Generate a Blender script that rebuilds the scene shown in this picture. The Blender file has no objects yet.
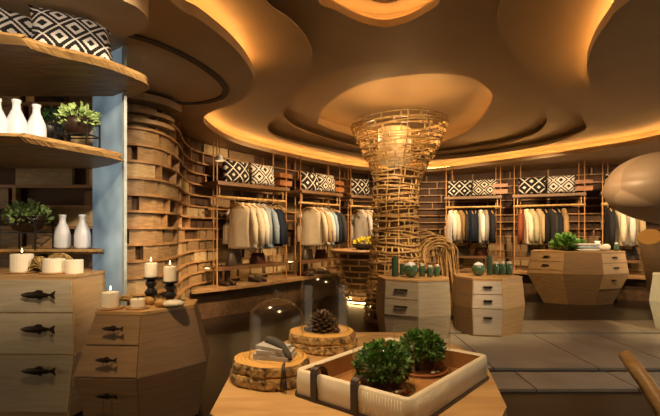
import bpy, math, random
from mathutils import Vector, Matrix
from mathutils.geometry import tessellate_polygon
R = random.Random(7)
PI = math.pi
scn = bpy.context.scene
COL = scn.collection

# ------------------------------------------------------------------ camera
F, HY, EYE = 450.0, 230.0, 1.30          # focal length in pixels, horizon row, eye height
cam = bpy.data.cameras.new('camera')
cam.sensor_width = 36.0
cam.lens = 36.0 * F / 660.0
cam.shift_y = (HY - 208.0) / 660.0
cam.clip_start = 0.05
co = bpy.data.objects.new('camera', cam)
COL.objects.link(co)
co.location = (0, 0, EYE)
co.rotation_euler = (PI / 2, 0, 0)
scn.camera = co

# ------------------------------------------------------------------ world, exposure
scn.view_settings.view_transform = 'Standard'
scn.view_settings.look = 'None'
scn.view_settings.gamma = 1.0
scn.view_settings.use_curve_mapping = False
scn.view_settings.exposure = 1.05
w = bpy.data.worlds.new('world')
scn.world = w
w.use_nodes = True
bg = w.node_tree.nodes['Background']
bg.inputs[0].default_value = (1.0, 0.78, 0.52, 1)
bg.inputs[1].default_value = 0.75
scn.cycles.max_bounces = 6
scn.cycles.diffuse_bounces = 3
scn.cycles.glossy_bounces = 3
scn.cycles.transparent_max_bounces = 12
scn.cycles.use_denoising = True
scn.cycles.sample_clamp_indirect = 4.0
scn.cycles.caustics_reflective = False
scn.cycles.caustics_refractive = False

WARM = (1.0, 0.67, 0.35)
WARMER = (1.0, 0.53, 0.15)


def spot(loc, target, power, deg, color=WARM, size=0.05, blend=0.6):
    l = bpy.data.lights.new('unseen_spot', 'SPOT')
    l.energy = power
    l.color = color
    l.spot_size = math.radians(deg)
    l.spot_blend = blend
    l.shadow_soft_size = size
    o = bpy.data.objects.new('unseen_spot', l)
    COL.objects.link(o)
    o.location = loc
    o.rotation_euler = (Vector(target) - Vector(loc)).to_track_quat('-Z', 'Y').to_euler()
    return o


# unseen spots without fixtures, many added to brighten single things
spot((0.15, 1.15, 2.60), (0.12, 1.75, 0.75), 62, 54)                     # over the front table
spot((-0.75, 1.9, 2.60), (-0.22, 1.75, 0.80), 45, 40)
spot((-1.15, 2.1, 2.60), (-1.75, 3.2, 0.85), 150, 60)                     # chests on the left
spot((-1.3, 1.5, 2.55), (-1.7, 2.9, 2.3), 22, 70, (1.0, 0.78, 0.56))     # shelves on the left
spot((-0.7, 1.3, 2.58), (-2.05, 3.6, 1.55), 110, 50, (1.0, 0.74, 0.46))
spot((0.6, 2.4, 2.60), (-2.1, 3.55, 1.5), 95, 40, (1.0, 0.76, 0.5))
spot((1.2, 4.3, 2.60), (1.1, 5.7, 0.6), 95, 52)                          # pair of chests
spot((2.4, 4.3, 2.60), (2.1, 5.8, 0.6), 75, 50)
spot((4.2, 6.3, 2.60), (4.5, 8.0, 0.7), 100, 56)                         # island
spot((3.0, 2.6, 2.60), (2.2, 4.7, 0.0), 46, 74, (1.0, 0.82, 0.64))      # stone path
for (lx, ly), (tx, ty), e in (((0.45, 5.95), (-1.24, 7.3), 120), ((1.25, 7.6), (-0.18, 8.65), 100), ((1.85, 8.3), (0.8, 9.7), 70),
                              ((2.4, 7.9), (3.1, 9.8), 120), ((3.4, 7.3), (4.4, 9.1), 120), ((4.9, 6.7), (5.86, 8.3), 100), ((2.0, 8.8), (2.1, 10.9), 50)):
    spot((lx, ly, 2.60), (tx, ty, 1.45), e * 1.25, 74)  # floating in mid-room, added to light racks and clothes from the front
spot((-1.0, 4.0, 2.60), (-1.85, 5.0, 1.3), 28, 80)                       # lattice wall on the left
spot((-0.6, 3.9, 2.60), (-1.95, 4.95, 0.6), 120, 36)
spot((-0.35, 5.0, 2.60), (-2.0, 6.2, 0.7), 260, 34)
spot((1.9, 4.6, 2.60), (3.6, 5.1, 1.8), 130, 60)                          # hanging pod
spot((0.9, 0.9, 2.60), (1.5, 2.0, 0.5), 45, 40)                           # driftwood pole
spot((0.3, 7.0, 2.60), (0.66, 8.0, 0.5), 170, 40)                         # lattice counter
spot((0.55, 5.2, 2.60), (1.03, 6.5, 1.4), 26, 50)                        # woven column
spot((0.6, 4.9, 2.55), (1.03, 6.4, 2.35), 40, 60)
spot((1.7, 5.3, 2.60), (1.3, 6.6, 1.2), 45, 50)
spot((5.2, 4.2, 2.60), (4.5, 5.6, 0.4), 110, 45)                         # white chest

# ------------------------------------------------------------------ pixel measurements -> places
def at(px, d):
    return (px - 330.0) / F * d


def onz(px, py, z):
    d = (z - EYE) * F / (HY - py)
    return (at(px, d), d)


# ------------------------------------------------------------------ mesh builder
class MB:
    def __init__(s):
        s.v, s.f, s.m, s.sm = [], [], [], []
        s.mi = 0
        s.smooth = False

    def face(s, idx):
        s.f.append(tuple(idx)); s.m.append(s.mi); s.sm.append(s.smooth)

    def add(s, vs, fs):
        b = len(s.v)
        s.v.extend(tuple(p) for p in vs)
        for f in fs:
            s.face([b + i for i in f])
        return s

    def hexa(s, p):   # 8 points: bottom 4, top 4
        return s.add(p, [(3, 2, 1, 0), (4, 5, 6, 7), (0, 1, 5, 4), (1, 2, 6, 5), (2, 3, 7, 6), (3, 0, 4, 7)])

    def box(s, c, size, rz=0.0, M=None):
        hx, hy, hz = size[0] / 2, size[1] / 2, size[2] / 2
        ps = [Vector((x, y, z)) for z in (-hz, hz) for x, y in ((-hx, -hy), (hx, -hy), (hx, hy), (-hx, hy))]
        if M is None:
            M = Matrix.Rotation(rz, 3, 'Z')
        return s.hexa([M @ p + Vector(c) for p in ps])

    def tube(s, path, r, n=6, closed=False, flat=1.0):
        path = [Vector(p) for p in path]
        L = len(path)
        rs = r if isinstance(r, (list, tuple)) else [r] * L
        up = Vector((0, 0, 1))
        vs = []
        for i, p in enumerate(path):
            a = path[(i - 1) % L] if (closed or i > 0) else p
            b = path[(i + 1) % L] if (closed or i < L - 1) else p
            t = (b - a)
            if t.length < 1e-9: t = Vector((0, 0, 1))
            t.normalize()
            u = up.cross(t)
            if u.length < 0.1: u = Vector((1, 0, 0)).cross(t)
            u.normalize()
            wv = t.cross(u)
            for k in range(n):
                an = 2 * PI * (k + 0.5) / n
                vs.append(p + u * (math.cos(an) * rs[i] * flat) + wv * (math.sin(an) * rs[i]))
        fs = []
        for i in range(L if closed else L - 1):
            j = (i + 1) % L
            for k in range(n):
                k2 = (k + 1) % n
                fs.append((i * n + k, i * n + k2, j * n + k2, j * n + k))
        if not closed:
            fs.append(tuple(range(n - 1, -1, -1)))
            fs.append(tuple((L - 1) * n + k for k in range(n)))
        return s.add(vs, fs)

    def lathe(s, prof, c=(0, 0, 0), n=20, cap=True, sx=1.0, sy=1.0, M=None):
        vs = []
        for (r, z) in prof:
            for k in range(n):
                a = 2 * PI * k / n
                p = Vector((r * math.cos(a) * sx, r * math.sin(a) * sy, z))
                if M is not None: p = M @ p
                vs.append(p + Vector(c))
        fs = []
        L = len(prof)
        for i in range(L - 1):
            for k in range(n):
                k2 = (k + 1) % n
                fs.append((i * n + k, i * n + k2, (i + 1) * n + k2, (i + 1) * n + k))
        if cap:
            fs.append(tuple(range(n - 1, -1, -1)))
            fs.append(tuple((L - 1) * n + k for k in range(n)))
        return s.add(vs, fs)

    def loft(s, rings, cap=True):
        n = len(rings[0])
        vs = [p for r in rings for p in r]
        fs = []
        for i in range(len(rings) - 1):
            for k in range(n):
                k2 = (k + 1) % n
                fs.append((i * n + k, i * n + k2, (i + 1) * n + k2, (i + 1) * n + k))
        if cap:
            fs.append(tuple(range(n - 1, -1, -1)))
            fs.append(tuple((len(rings) - 1) * n + k for k in range(n)))
        return s.add(vs, fs)

    def prism(s, poly, z0, z1):
        return s.loft([[(x, y, z0) for x, y in poly], [(x, y, z1) for x, y in poly]])

    def sheet(s, outer, holes, z):
        loops = [[Vector((x, y, 0)) for x, y in outer]] + [[Vector((x, y, 0)) for x, y in h] for h in holes]
        flat = [p for l in loops for p in l]
        tris = tessellate_polygon(loops)
        return s.add([(p.x, p.y, z) for p in flat], [tuple(t) for t in tris])

    def band(s, loop, z0, z1):
        n = len(loop)
        vs = [(x, y, z0) for x, y in loop] + [(x, y, z1) for x, y in loop]
        return s.add(vs, [(i, (i + 1) % n, n + (i + 1) % n, n + i) for i in range(n)])

    def build(s, name, mats, parent=None, loc=None, world=True):
        me = bpy.data.meshes.new(name)
        off = Vector((0, 0, 0))
        if parent is not None and world:
            off = parent_loc(parent)
        if loc is not None:
            off = Vector(loc)
        me.from_pydata([(x - off.x, y - off.y, z - off.z) for x, y, z in s.v], [], s.f)
        if not isinstance(mats, (list, tuple)): mats = [mats]
        for m in mats: me.materials.append(m)
        me.polygons.foreach_set('material_index', s.m)
        me.polygons.foreach_set('use_smooth', s.sm)
        me.update()
        o = bpy.data.objects.new(name, me)
        COL.objects.link(o)
        if parent is not None: o.parent = parent
        elif loc is not None: o.location = loc
        return o


def parent_loc(o):
    v = Vector((0, 0, 0))
    while o is not None:
        v += o.location
        o = o.parent
    return v


def tag(o, label, cat, group=None):
    o['label'] = label
    o['category'] = cat
    if group: o['group'] = group
    return o


def thing(name, label, cat, loc=(0, 0, 0), rz=0.0, group=None):
    o = bpy.data.objects.new(name, None)
    o.empty_display_size = 0.05
    COL.objects.link(o)
    o.location = loc
    o.rotation_euler = (0, 0, rz)
    return tag(o, label, cat, group)


def struct(o):
    o['kind'] = 'structure'
    return o


def copy_tree(o, loc, rz, label, mats=None):
    r = o.copy()
    COL.objects.link(r)
    r.location = loc
    r.rotation_euler = (0, 0, rz)
    r['label'] = label
    for ch in list(o.children):
        c = ch.copy()
        COL.objects.link(c)
        c.parent = r
        for g in list(ch.children):
            d = g.copy()
            COL.objects.link(d)
            d.parent = c
    return r


def children_of(o):
    return [c for c in o.children]


def catmull(pts, per=6, closed=True):
    out = []
    n = len(pts)
    rng = range(n) if closed else range(n - 1)
    for i in rng:
        if closed:
            p0, p1, p2, p3 = (pts[(i + k) % n] for k in (-1, 0, 1, 2))
        else:
            p0, p1, p2, p3 = (pts[min(max(i + k, 0), n - 1)] for k in (-1, 0, 1, 2))
        for k in range(per):
            t = k / per
            q = []
            for a, b, c, d in zip(p0, p1, p2, p3):
                q.append(0.5 * ((2 * b) + (c - a) * t + (2 * a - 5 * b + 4 * c - d) * t * t + (3 * b - a - 3 * c + d) * t ** 3))
            out.append(tuple(q))
    if not closed: out.append(tuple(pts[-1]))
    return out


def offset(loop, d):
    """move a closed loop outwards (d>0)"""
    n = len(loop)
    area = sum(loop[i][0] * loop[(i + 1) % n][1] - loop[(i + 1) % n][0] * loop[i][1] for i in range(n))
    sgn = 1 if area > 0 else -1
    out = []
    for i in range(n):
        a, b = loop[i - 1], loop[(i + 1) % n]
        tx, ty = b[0] - a[0], b[1] - a[1]
        l = math.hypot(tx, ty) or 1
        out.append((loop[i][0] + sgn * ty / l * d, loop[i][1] - sgn * tx / l * d))
    return out


# ------------------------------------------------------------------ materials
def lin(h):
    h = h.lstrip('#')
    c = [int(h[i:i + 2], 16) / 255 for i in (0, 2, 4)]
    return tuple(x / 12.92 if x <= 0.04045 else ((x + 0.055) / 1.055) ** 2.4 for x in c) + (1,)


def new_mat(name):
    m = bpy.data.materials.new(name)
    m.use_nodes = True
    return m, m.node_tree, m.node_tree.nodes['Principled BSDF']


def plain(name, hexc, rough=0.5, metal=0.0, var=0.12, scale=18.0, bump=0.0, coat=0.0):
    m, nt, b = new_mat(name)
    c = lin(hexc)
    tc = nt.nodes.new('ShaderNodeTexCoord')
    n = nt.nodes.new('ShaderNodeTexNoise')
    n.inputs['Scale'].default_value = scale
    n.inputs['Detail'].default_value = 4
    nt.links.new(tc.outputs['Object'], n.inputs['Vector'])
    r = nt.nodes.new('ShaderNodeValToRGB')
    r.color_ramp.elements[0].position = 0.3
    r.color_ramp.elements[1].position = 0.7
    r.color_ramp.elements[0].color = tuple(x * (1 - var) for x in c[:3]) + (1,)
    r.color_ramp.elements[1].color = tuple(min(1, x * (1 + var)) for x in c[:3]) + (1,)
    nt.links.new(n.outputs['Fac'], r.inputs[0])
    nt.links.new(r.outputs[0], b.inputs['Base Color'])
    b.inputs['Roughness'].default_value = rough
    b.inputs['Metallic'].default_value = metal
    if coat: b.inputs['Coat Weight'].default_value = coat
    if bump:
        bp = nt.nodes.new('ShaderNodeBump')
        bp.inputs['Strength'].default_value = bump
        bp.inputs['Distance'].default_value = 0.01
        nt.links.new(n.outputs['Fac'], bp.inputs['Height'])
        nt.links.new(bp.outputs[0], b.inputs['Normal'])
    return m


def wood(name, dark, light, stretch=(1.5, 14, 14), rough=0.5, scale=2.5, bump=0.1):
    m, nt, b = new_mat(name)
    tc = nt.nodes.new('ShaderNodeTexCoord')
    mp = nt.nodes.new('ShaderNodeMapping')
    mp.inputs['Scale'].default_value = stretch
    nt.links.new(tc.outputs['Object'], mp.inputs['Vector'])
    n = nt.nodes.new('ShaderNodeTexNoise')
    n.inputs['Scale'].default_value = scale
    n.inputs['Detail'].default_value = 6
    n.inputs['Distortion'].default_value = 0.6
    nt.links.new(mp.outputs[0], n.inputs['Vector'])
    r = nt.nodes.new('ShaderNodeValToRGB')
    r.color_ramp.elements[0].position = 0.32
    r.color_ramp.elements[1].position = 0.68
    r.color_ramp.elements[0].color = lin(dark)
    r.color_ramp.elements[1].color = lin(light)
    nt.links.new(n.outputs['Fac'], r.inputs[0])
    nt.links.new(r.outputs[0], b.inputs['Base Color'])
    b.inputs['Roughness'].default_value = rough
    bp = nt.nodes.new('ShaderNodeBump')
    bp.inputs['Strength'].default_value = bump
    bp.inputs['Distance'].default_value = 0.01
    nt.links.new(n.outputs['Fac'], bp.inputs['Height'])
    nt.links.new(bp.outputs[0], b.inputs['Normal'])
    return m


def emit(name, col, strength):
    m, nt, b = new_mat(name)
    b.inputs['Base Color'].default_value = (*col, 1)
    b.inputs['Emission Color'].default_value = (*col, 1)
    b.inputs['Emission Strength'].default_value = strength
    return m


def thin_glass(name, tint=(0.97, 0.97, 0.95), amount=1.0):
    m = bpy.data.materials.new(name)
    m.use_nodes = True
    nt = m.node_tree
    nt.nodes.clear()
    out = nt.nodes.new('ShaderNodeOutputMaterial')
    mix = nt.nodes.new('ShaderNodeMixShader')
    tr = nt.nodes.new('ShaderNodeBsdfTransparent')
    tr.inputs[0].default_value = (*tint, 1)
    gl = nt.nodes.new('ShaderNodeBsdfGlossy')
    gl.inputs['Roughness'].default_value = 0.14
    lw = nt.nodes.new('ShaderNodeLayerWeight')
    lw.inputs[0].default_value = 0.5
    mu = nt.nodes.new('ShaderNodeMath')
    mu.operation = 'MULTIPLY'
    mu.inputs[1].default_value = 0.92 * amount
    nt.links.new(lw.outputs['Facing'], mu.inputs[0])
    mxm = nt.nodes.new('ShaderNodeMath')
    mxm.operation = 'MAXIMUM'
    mxm.inputs[1].default_value = 0.045
    pw = nt.nodes.new('ShaderNodeMath')
    pw.operation = 'POWER'
    pw.inputs[1].default_value = 4.5
    nt.links.new(mu.outputs[0], pw.inputs[0])
    nt.links.new(pw.outputs[0], mxm.inputs[0])
    nt.links.new(mxm.outputs[0], mix.inputs[0])
    nt.links.new(tr.outputs[0], mix.inputs[1])
    nt.links.new(gl.outputs[0], mix.inputs[2])
    nt.links.new(mix.outputs[0], out.inputs[0])
    return m


def pattern(name, ground, ink, cell=0.16, motif=1):
    """woven diamond lattice: small lozenge inside a stepped ring, in object x/z"""
    m, nt, b = new_mat(name)
    N, Lk = nt.nodes, nt.links
    tc = N.new('ShaderNodeTexCoord')
    sep = N.new('ShaderNodeSeparateXYZ')
    Lk.new(tc.outputs['Object'], sep.inputs[0])

    def mt(op, a, bb=None):
        n = N.new('ShaderNodeMath')
        n.operation = op
        for i, x in enumerate((a, bb)):
            if x is None: continue
            if isinstance(x, (int, float)): n.inputs[i].default_value = x
            else: Lk.new(x, n.inputs[i])
        return n.outputs[0]
    px = mt('PINGPONG', mt('DIVIDE', sep.outputs['X'], cell), 0.5)   # 0 at a cell centre .. 0.5
    pz = mt('PINGPONG', mt('DIVIDE', sep.outputs['Z'], cell), 0.5)
    qx = mt('SNAP', px, 0.0625)
    d = mt('ADD', mt('MULTIPLY', px, 0.6), mt('ADD', mt('MULTIPLY', qx, 0.4), pz))  # 0..1
    d2 = mt('MINIMUM', d, mt('SUBTRACT', 1.0, d))
    a = mt('LESS_THAN', d2, 0.15)
    r1 = mt('GREATER_THAN', d2, {1: 0.33, 2: 0.30, 3: 0.445}[motif])
    r2 = mt('LESS_THAN', d2, {1: 0.44, 2: 0.46, 3: 0.51}[motif])
    ring = mt('MULTIPLY', r1, r2)
    tot = mt('MAXIMUM', a, ring)
    mix = N.new('ShaderNodeMix')
    mix.data_type = 'RGBA'
    mix.inputs['A'].default_value = lin(ground)
    mix.inputs['B'].default_value = lin(ink)
    Lk.new(tot, mix.inputs['Factor'])
    Lk.new(mix.outputs['Result'], b.inputs['Base Color'])
    b.inputs['Roughness'].default_value = 0.85
    return m


M = {}
M['ceil'] = plain('warm_plaster', '#b49a78', 0.55, var=0.04, scale=3)
M['groove'] = plain('dark_groove', '#2a1a10', 0.6)
M['wall_back'] = plain('dark_wall_board', '#4e3521', 0.7, var=0.2, scale=4)
M['strip'] = wood('lattice_strip', '#8a6440', '#b08a5c', (3, 3, 10))
M['block_a'] = wood('lattice_block', '#7f6546', '#a08460', (4, 4, 20))
M['block_b'] = wood('lattice_block_dark', '#655038', '#88704e', (4, 4, 20))
M['block_c'] = wood('lattice_block_pale', '#a08a64', '#c0a880', (4, 4, 20))
M['floor'] = wood('dark_floor_boards', '#1a110b', '#281b12', (0.6, 8, 1), 0.32, 2.0, 0.05)
M['bench'] = wood('bench_wood', '#7a5a38', '#a9855a', (3, 3, 10), 0.45)
M['oak'] = wood('pale_oak', '#ad8d60', '#bf9e70', (1.2, 1.2, 16), 0.45)
M['oak_warm'] = wood('honey_oak', '#a78354', '#c4a170', (1.2, 6, 16), 0.4)
M['oak_grey'] = wood('grey_oak', '#a3977f', '#b4a78f', (1.5, 1.5, 18), 0.5)
M['oak_brown'] = wood('brown_oak', '#7d6345', '#8e7252', (1.5, 1.5, 18), 0.5)
M['drawer_white'] = wood('whitened_drawer', '#b6ac9d', '#c6bcad', (1.5, 1.5, 18), 0.5)
M['chest_white'] = plain('pale_green_white', '#dfe4d2', 0.4, var=0.05)
M['live'] = wood('live_edge_slab', '#644a2c', '#8f7048', (2.5, 7, 9), 0.5, 3.0, 0.3)
M['live_edge'] = wood('raw_slab_edge', '#8a683a', '#b8965e', (3, 3, 20), 0.7, 2.5, 0.4)
M['rattan'] = wood('rattan_cane', '#a07c4a', '#ceac70', (6, 6, 6), 0.45)
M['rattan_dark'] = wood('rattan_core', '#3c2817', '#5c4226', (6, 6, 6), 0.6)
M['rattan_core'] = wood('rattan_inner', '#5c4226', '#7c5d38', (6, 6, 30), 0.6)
M['rack_wood'] = wood('rack_post_wood', '#94683c', '#bf9160', (6, 6, 2), 0.45)
M['shelf_wood'] = wood('rack_shelf_wood', '#5a3f26', '#7c5a38', (2, 2, 10), 0.5)
M['rail'] = wood('pale_rail', '#c29a5c', '#dcb87a', (8, 8, 8), 0.4)
M['orange_wood'] = wood('orange_wood', '#7a4a26', '#9a6230', (3, 3, 12), 0.45)
M['black'] = plain('black_iron', '#15120f', 0.45, var=0.1)
M['bronze'] = plain('dark_bronze', '#30241a', 0.35, 0.6)
M['leather_dark'] = plain('dark_leather', '#2a1a12', 0.45, bump=0.1)
M['cream'] = plain('cream_leather', '#d6cbb4', 0.5, var=0.05, bump=0.05)
M['lining'] = plain('tan_lining', '#9a6c3c', 0.6)
M['bark'] = wood('bark', '#241810', '#c9a468', (30, 30, 34), 0.9, 1.4, 0.8)
M['ceramic'] = plain('white_ceramic', '#d3d9e6', 0.35, var=0.03)
M['wax'] = plain('candle_wax', '#efe6d2', 0.5, var=0.03)
M['leaf'] = plain('leaf_green', '#4a7429', 0.45, var=0.45, scale=30)
M['leaf_pale'] = plain('leaf_pale', '#9dba74', 0.5, var=0.4, scale=30)
M['leaf_dark'] = plain('leaf_dark', '#274d20', 0.45, var=0.5, scale=30)
M['yellow'] = plain('yellow_flower', '#d2c02c', 0.5, var=0.25, scale=40)
M['bowl'] = plain('dark_brown_bowl', '#33231a', 0.4, var=0.2)
M['soil'] = plain('soil', '#241a12', 0.95)
M['green_glass'] = plain('green_glaze', '#3c5a44', 0.15, var=0.2, coat=0.6)
M['green_cand'] = plain('green_wax', '#2f4a38', 0.5, var=0.15)
M['stone_pale'] = plain('pale_pebble', '#cfc8ba', 0.55, var=0.1)
M['gold_pod'] = plain('gilded_pod', '#b08a4c', 0.4, var=0.2)
M['raffia'] = wood('raffia', '#8e7442', '#c8aa6c', (20, 20, 20), 0.8)
M['glass'] = thin_glass('clear_glass')
M['smoke'] = thin_glass('smoked_glass', (0.35, 0.33, 0.30), 1.0)
M['cone'] = plain('pine_cone', '#5a4432', 0.5, var=0.6, scale=70)
M['grey_cloth'] = plain('grey_felt', '#b4b3b4', 0.9, var=0.08)
M['grey_dark'] = plain('charcoal_felt', '#4a4744', 0.8)
M['white_cloth'] = plain('white_linen', '#d3d2cf', 0.9, var=0.05)
M['terra'] = plain('terracotta', '#a8663c', 0.7)
M['shoe'] = plain('brown_shoe_leather', '#3a2316', 0.35)
M['bag'] = plain('grey_bag_leather', '#4b4038', 0.5)
M['bag_red'] = plain('oxblood_bag_leather', '#56261a', 0.45)
M['blue_panel'] = None

# live-log top with rings
m, nt, b = new_mat('log_rings')
tc = nt.nodes.new('ShaderNodeTexCoord')
wv = nt.nodes.new('ShaderNodeTexWave')
wv.wave_type = 'RINGS'
wv.rings_direction = 'Z'
wv.inputs['Scale'].default_value = 22
wv.inputs['Distortion'].default_value = 2.5
nt.links.new(tc.outputs['Object'], wv.inputs['Vector'])
rp = nt.nodes.new('ShaderNodeValToRGB')
rp.color_ramp.elements[0].color = lin('#c08f48')
rp.color_ramp.elements[1].color = lin('#dcb066')
nt.links.new(wv.outputs['Fac'], rp.inputs[0])
nt.links.new(rp.outputs[0], b.inputs['Base Color'])
b.inputs['Roughness'].default_value = 0.6
M['rings'] = m

# stone paving
m, nt, b = new_mat('grey_stone')
tc = nt.nodes.new('ShaderNodeTexCoord')
n1 = nt.nodes.new('ShaderNodeTexNoise')
n1.inputs['Scale'].default_value = 2.2
n1.inputs['Detail'].default_value = 8
nt.links.new(tc.outputs['Object'], n1.inputs['Vector'])
rp = nt.nodes.new('ShaderNodeValToRGB')
rp.color_ramp.elements[0].position = 0.3
rp.color_ramp.elements[1].position = 0.72
rp.color_ramp.elements[0].color = lin('#8a8476')
rp.color_ramp.elements[1].color = lin('#aaa292')
nt.links.new(n1.outputs['Fac'], rp.inputs[0])
nt.links.new(rp.outputs[0], b.inputs['Base Color'])
b.inputs['Roughness'].default_value = 0.42
M['stone'] = m

# blue glazed side panel with an added faint glow that keeps its blue
m, nt, b = new_mat('blue_glow_panel')
tc = nt.nodes.new('ShaderNodeTexCoord')
n1 = nt.nodes.new('ShaderNodeTexNoise')
n1.inputs['Scale'].default_value = 2.0
nt.links.new(tc.outputs['Object'], n1.inputs['Vector'])
rp = nt.nodes.new('ShaderNodeValToRGB')
rp.color_ramp.elements[0].position = 0.35
rp.color_ramp.elements[1].position = 0.65
rp.color_ramp.elements[0].color = lin('#54697a')
rp.color_ramp.elements[1].color = lin('#a4bcc8')
nt.links.new(n1.outputs['Fac'], rp.inputs[0])
nt.links.new(rp.outputs[0], b.inputs['Base Color'])
nt.links.new(rp.outputs[0], b.inputs['Emission Color'])
b.inputs['Emission Strength'].default_value = 0.20
b.inputs['Roughness'].default_value = 0.2
M['blue_panel'] = m
M['panel_edge'] = plain('pale_panel_edge', '#a9b6ba', 0.3)

# patchwork pod
m, nt, b = new_mat('patchwork_leather')
tc = nt.nodes.new('ShaderNodeTexCoord')
v1 = nt.nodes.new('ShaderNodeTexVoronoi')
v1.inputs['Scale'].default_value = 1.5
v1.inputs['Randomness'].default_value = 0.8
v2 = nt.nodes.new('ShaderNodeTexVoronoi')
v2.feature = 'DISTANCE_TO_EDGE'
v2.inputs['Scale'].default_value = 1.5
v2.inputs['Randomness'].default_value = 0.8
for v in (v1, v2): nt.links.new(tc.outputs['Object'], v.inputs['Vector'])
sp = nt.nodes.new('ShaderNodeSeparateColor')
nt.links.new(v1.outputs['Color'], sp.inputs[0])
rp = nt.nodes.new('ShaderNodeValToRGB')
rp.color_ramp.elements[0].color = lin('#77644f')
rp.color_ramp.elements[1].color = lin('#ab957d')
nt.links.new(sp.outputs[0], rp.inputs[0])
lt = nt.nodes.new('ShaderNodeMath')
lt.operation = 'LESS_THAN'
lt.inputs[1].default_value = 0.012
nt.links.new(v2.outputs['Distance'], lt.inputs[0])
mx = nt.nodes.new('ShaderNodeMix')
mx.data_type = 'RGBA'
nt.links.new(lt.outputs[0], mx.inputs['Factor'])
nt.links.new(rp.outputs[0], mx.inputs['A'])
mx.inputs['B'].default_value = lin('#8c7663')
nt.links.new(mx.outputs['Result'], b.inputs['Base Color'])
b.inputs['Roughness'].default_value = 0.5
M['patch'] = m

M['led'] = emit('led_cove_strip', WARMER, 20)
M['led_soft'] = emit('led_cove_strip_soft', WARMER, 7)
M['led_mid'] = emit('led_cove_strip_oval', WARMER, 10)
M['led_yellow'] = emit('led_ledge_strip', (1.0, 0.66, 0.24), 6)
M['led_ring'] = emit('led_ring', (1.0, 0.66, 0.24), 9)
M['shade_glow'] = emit('glowing_lamp_shade', (0.45, 0.29, 0.11), 0.28)
M['flame'] = emit('candle_flame', (1.0, 0.6, 0.2), 4)
PAT_W = pattern('ivory_cloth_black_motif', '#d6d0c6', '#14110f', 0.26, 1)
PAT_B = pattern('black_cloth_ivory_motif', '#100e0c', '#d6d0c4', 0.22, 3)
PAT_W2 = pattern('ivory_cloth_fine_motif', '#d6cdba', '#1d1814', 0.23, 2)
PAT_B2 = pattern('black_cloth_large_motif', '#100e0c', '#d6d0c4', 0.26, 3)
PAT_S = pattern('ivory_cloth_stepped_motif', '#d4d0cc', '#100e0d', 0.19, 2)
PAT_SB = pattern('black_cloth_stepped_motif', '#100e0d', '#c9c5c0', 0.24, 1)

# ------------------------------------------------------------------ floor
mb = MB()
mb.box((1.5, 5.0, -0.05), (17, 15, 0.1))
struct(mb.build('floor', M['floor']))
mb = MB()
rowsY = [(3.62, 4.05), (4.17, 5.52), (5.62, 6.36)]
for (y0, y1) in rowsY:
    x = 0.75
    while x < 8:
        wd = R.uniform(0.75, 1.25)
        mb.box((x + wd / 2, (y0 + y1) / 2, 0.008), (wd - 0.012, y1 - y0, 0.03))
        x += wd
struct(mb.build('stone_path', M['stone']))

# ------------------------------------------------------------------ ceiling
Z0, Z1, Z2, Z3, Z4 = 2.65, 2.85, 2.97, 3.08, 3.34
px1 = [(170, 0), (200, 20), (228, 42), (246, 62), (254, 80), (250, 92), (236, 104), (216, 110), (204, 117), (207, 126), (222, 137),
       (245, 146), (285, 156), (325, 164), (370, 170.5), (430, 171.5), (491, 164.5), (551, 157), (600, 150), (640, 143.5),
       (680, 134), (718, 120), (700, 110), (660, 107), (625, 104), (598, 92), (587, 72), (592, 48), (608, 22), (630, 0)]
k1 = [onz(x, y, Z0) for x, y in px1] + [(1.80, 1.6), (1.3, 0.2), (0.2, -0.1), (-0.7, 0.6), (-1.0, 1.7)]
H1 = catmull(k1, 6)
px2 = [(265, 0), (290, 20), (306, 38), (312, 56), (308, 78), (292, 100), (274, 118), (268, 130), (280, 138), (310, 147), (365, 157),
       (440, 159.5), (500, 153), (550, 144), (580, 133), (586, 125), (575, 109), (545, 86), (513, 53), (499, 30), (502, 0)]
H2 = catmull([onz(x, y, Z1) for x, y in px2] + [(1.1, 2.2), (0.75, 1.5), (0.25, 1.25), (-0.2, 1.6), (-0.42, 2.4)], 6)
px3 = [(284, 112), (298, 92), (340, 70), (410, 60), (462, 63), (498, 78), (527, 99), (543, 114), (547, 122), (535, 134), (505, 144),
       (470, 150), (430, 154.5), (385, 153), (340, 143), (300, 129), (286, 119)]
H3 = catmull([onz(x, y, Z2) for x, y in px3], 6)
px4 = [(318, 121), (328, 104), (362, 84), (420, 74), (468, 77), (489, 90), (492, 99), (485, 113), (472, 128), (448, 141), (420, 146),
       (380, 143), (345, 134), (322, 126)]
H4 = catmull([onz(x, y, Z3) for x, y in px4], 6)
px5 = [(318, 0), (335, 10), (360, 22), (383, 27), (405, 23), (425, 13), (440, 0)]
H5 = catmull([onz(x, y, Z2) for x, y in px5] + [(0.68, 2.75), (0.36, 2.5), (0.0, 2.75)], 6)
BIG = [(-6, -1.2), (9.5, -1.2), (9.5, 12.5), (-6, 12.5)]

mb = MB()
mb.sheet(BIG, [H1], Z0)
mb.band(H1, Z0, Z0 + 0.075)
o1 = offset(H1, 0.22)
mb.sheet(o1, [H1], Z0 + 0.075)
mb.band(o1, Z0 + 0.075, Z1)
mb.sheet(BIG, [H2], Z1)
o2 = offset(H2, 0.24)  # unlit slot behind the lip, shaped to darken the rim
mb.band(H2, Z1, Z1 + 0.015)
mb.sheet(o2, [H2], Z1 + 0.015)
mb.band(o2, Z1 + 0.015, Z2)
mb.sheet(o2, [H3, H5], Z2)
o3 = offset(H3, 0.24)  # inner rim gets the same slot, added for its dark band
mb.band(H3, Z2, Z2 + 0.015)
mb.sheet(o3, [H3], Z2 + 0.015)
mb.band(o3, Z2 + 0.015, Z3)
mb.sheet(o3, [H4], Z3)
mb.band(H4, Z3, Z3 + 0.03)
o4 = offset(H4, 0.28)
mb.sheet(o4, [H4], Z3 + 0.03)
mb.band(o4, Z3 + 0.03, Z4)
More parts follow.
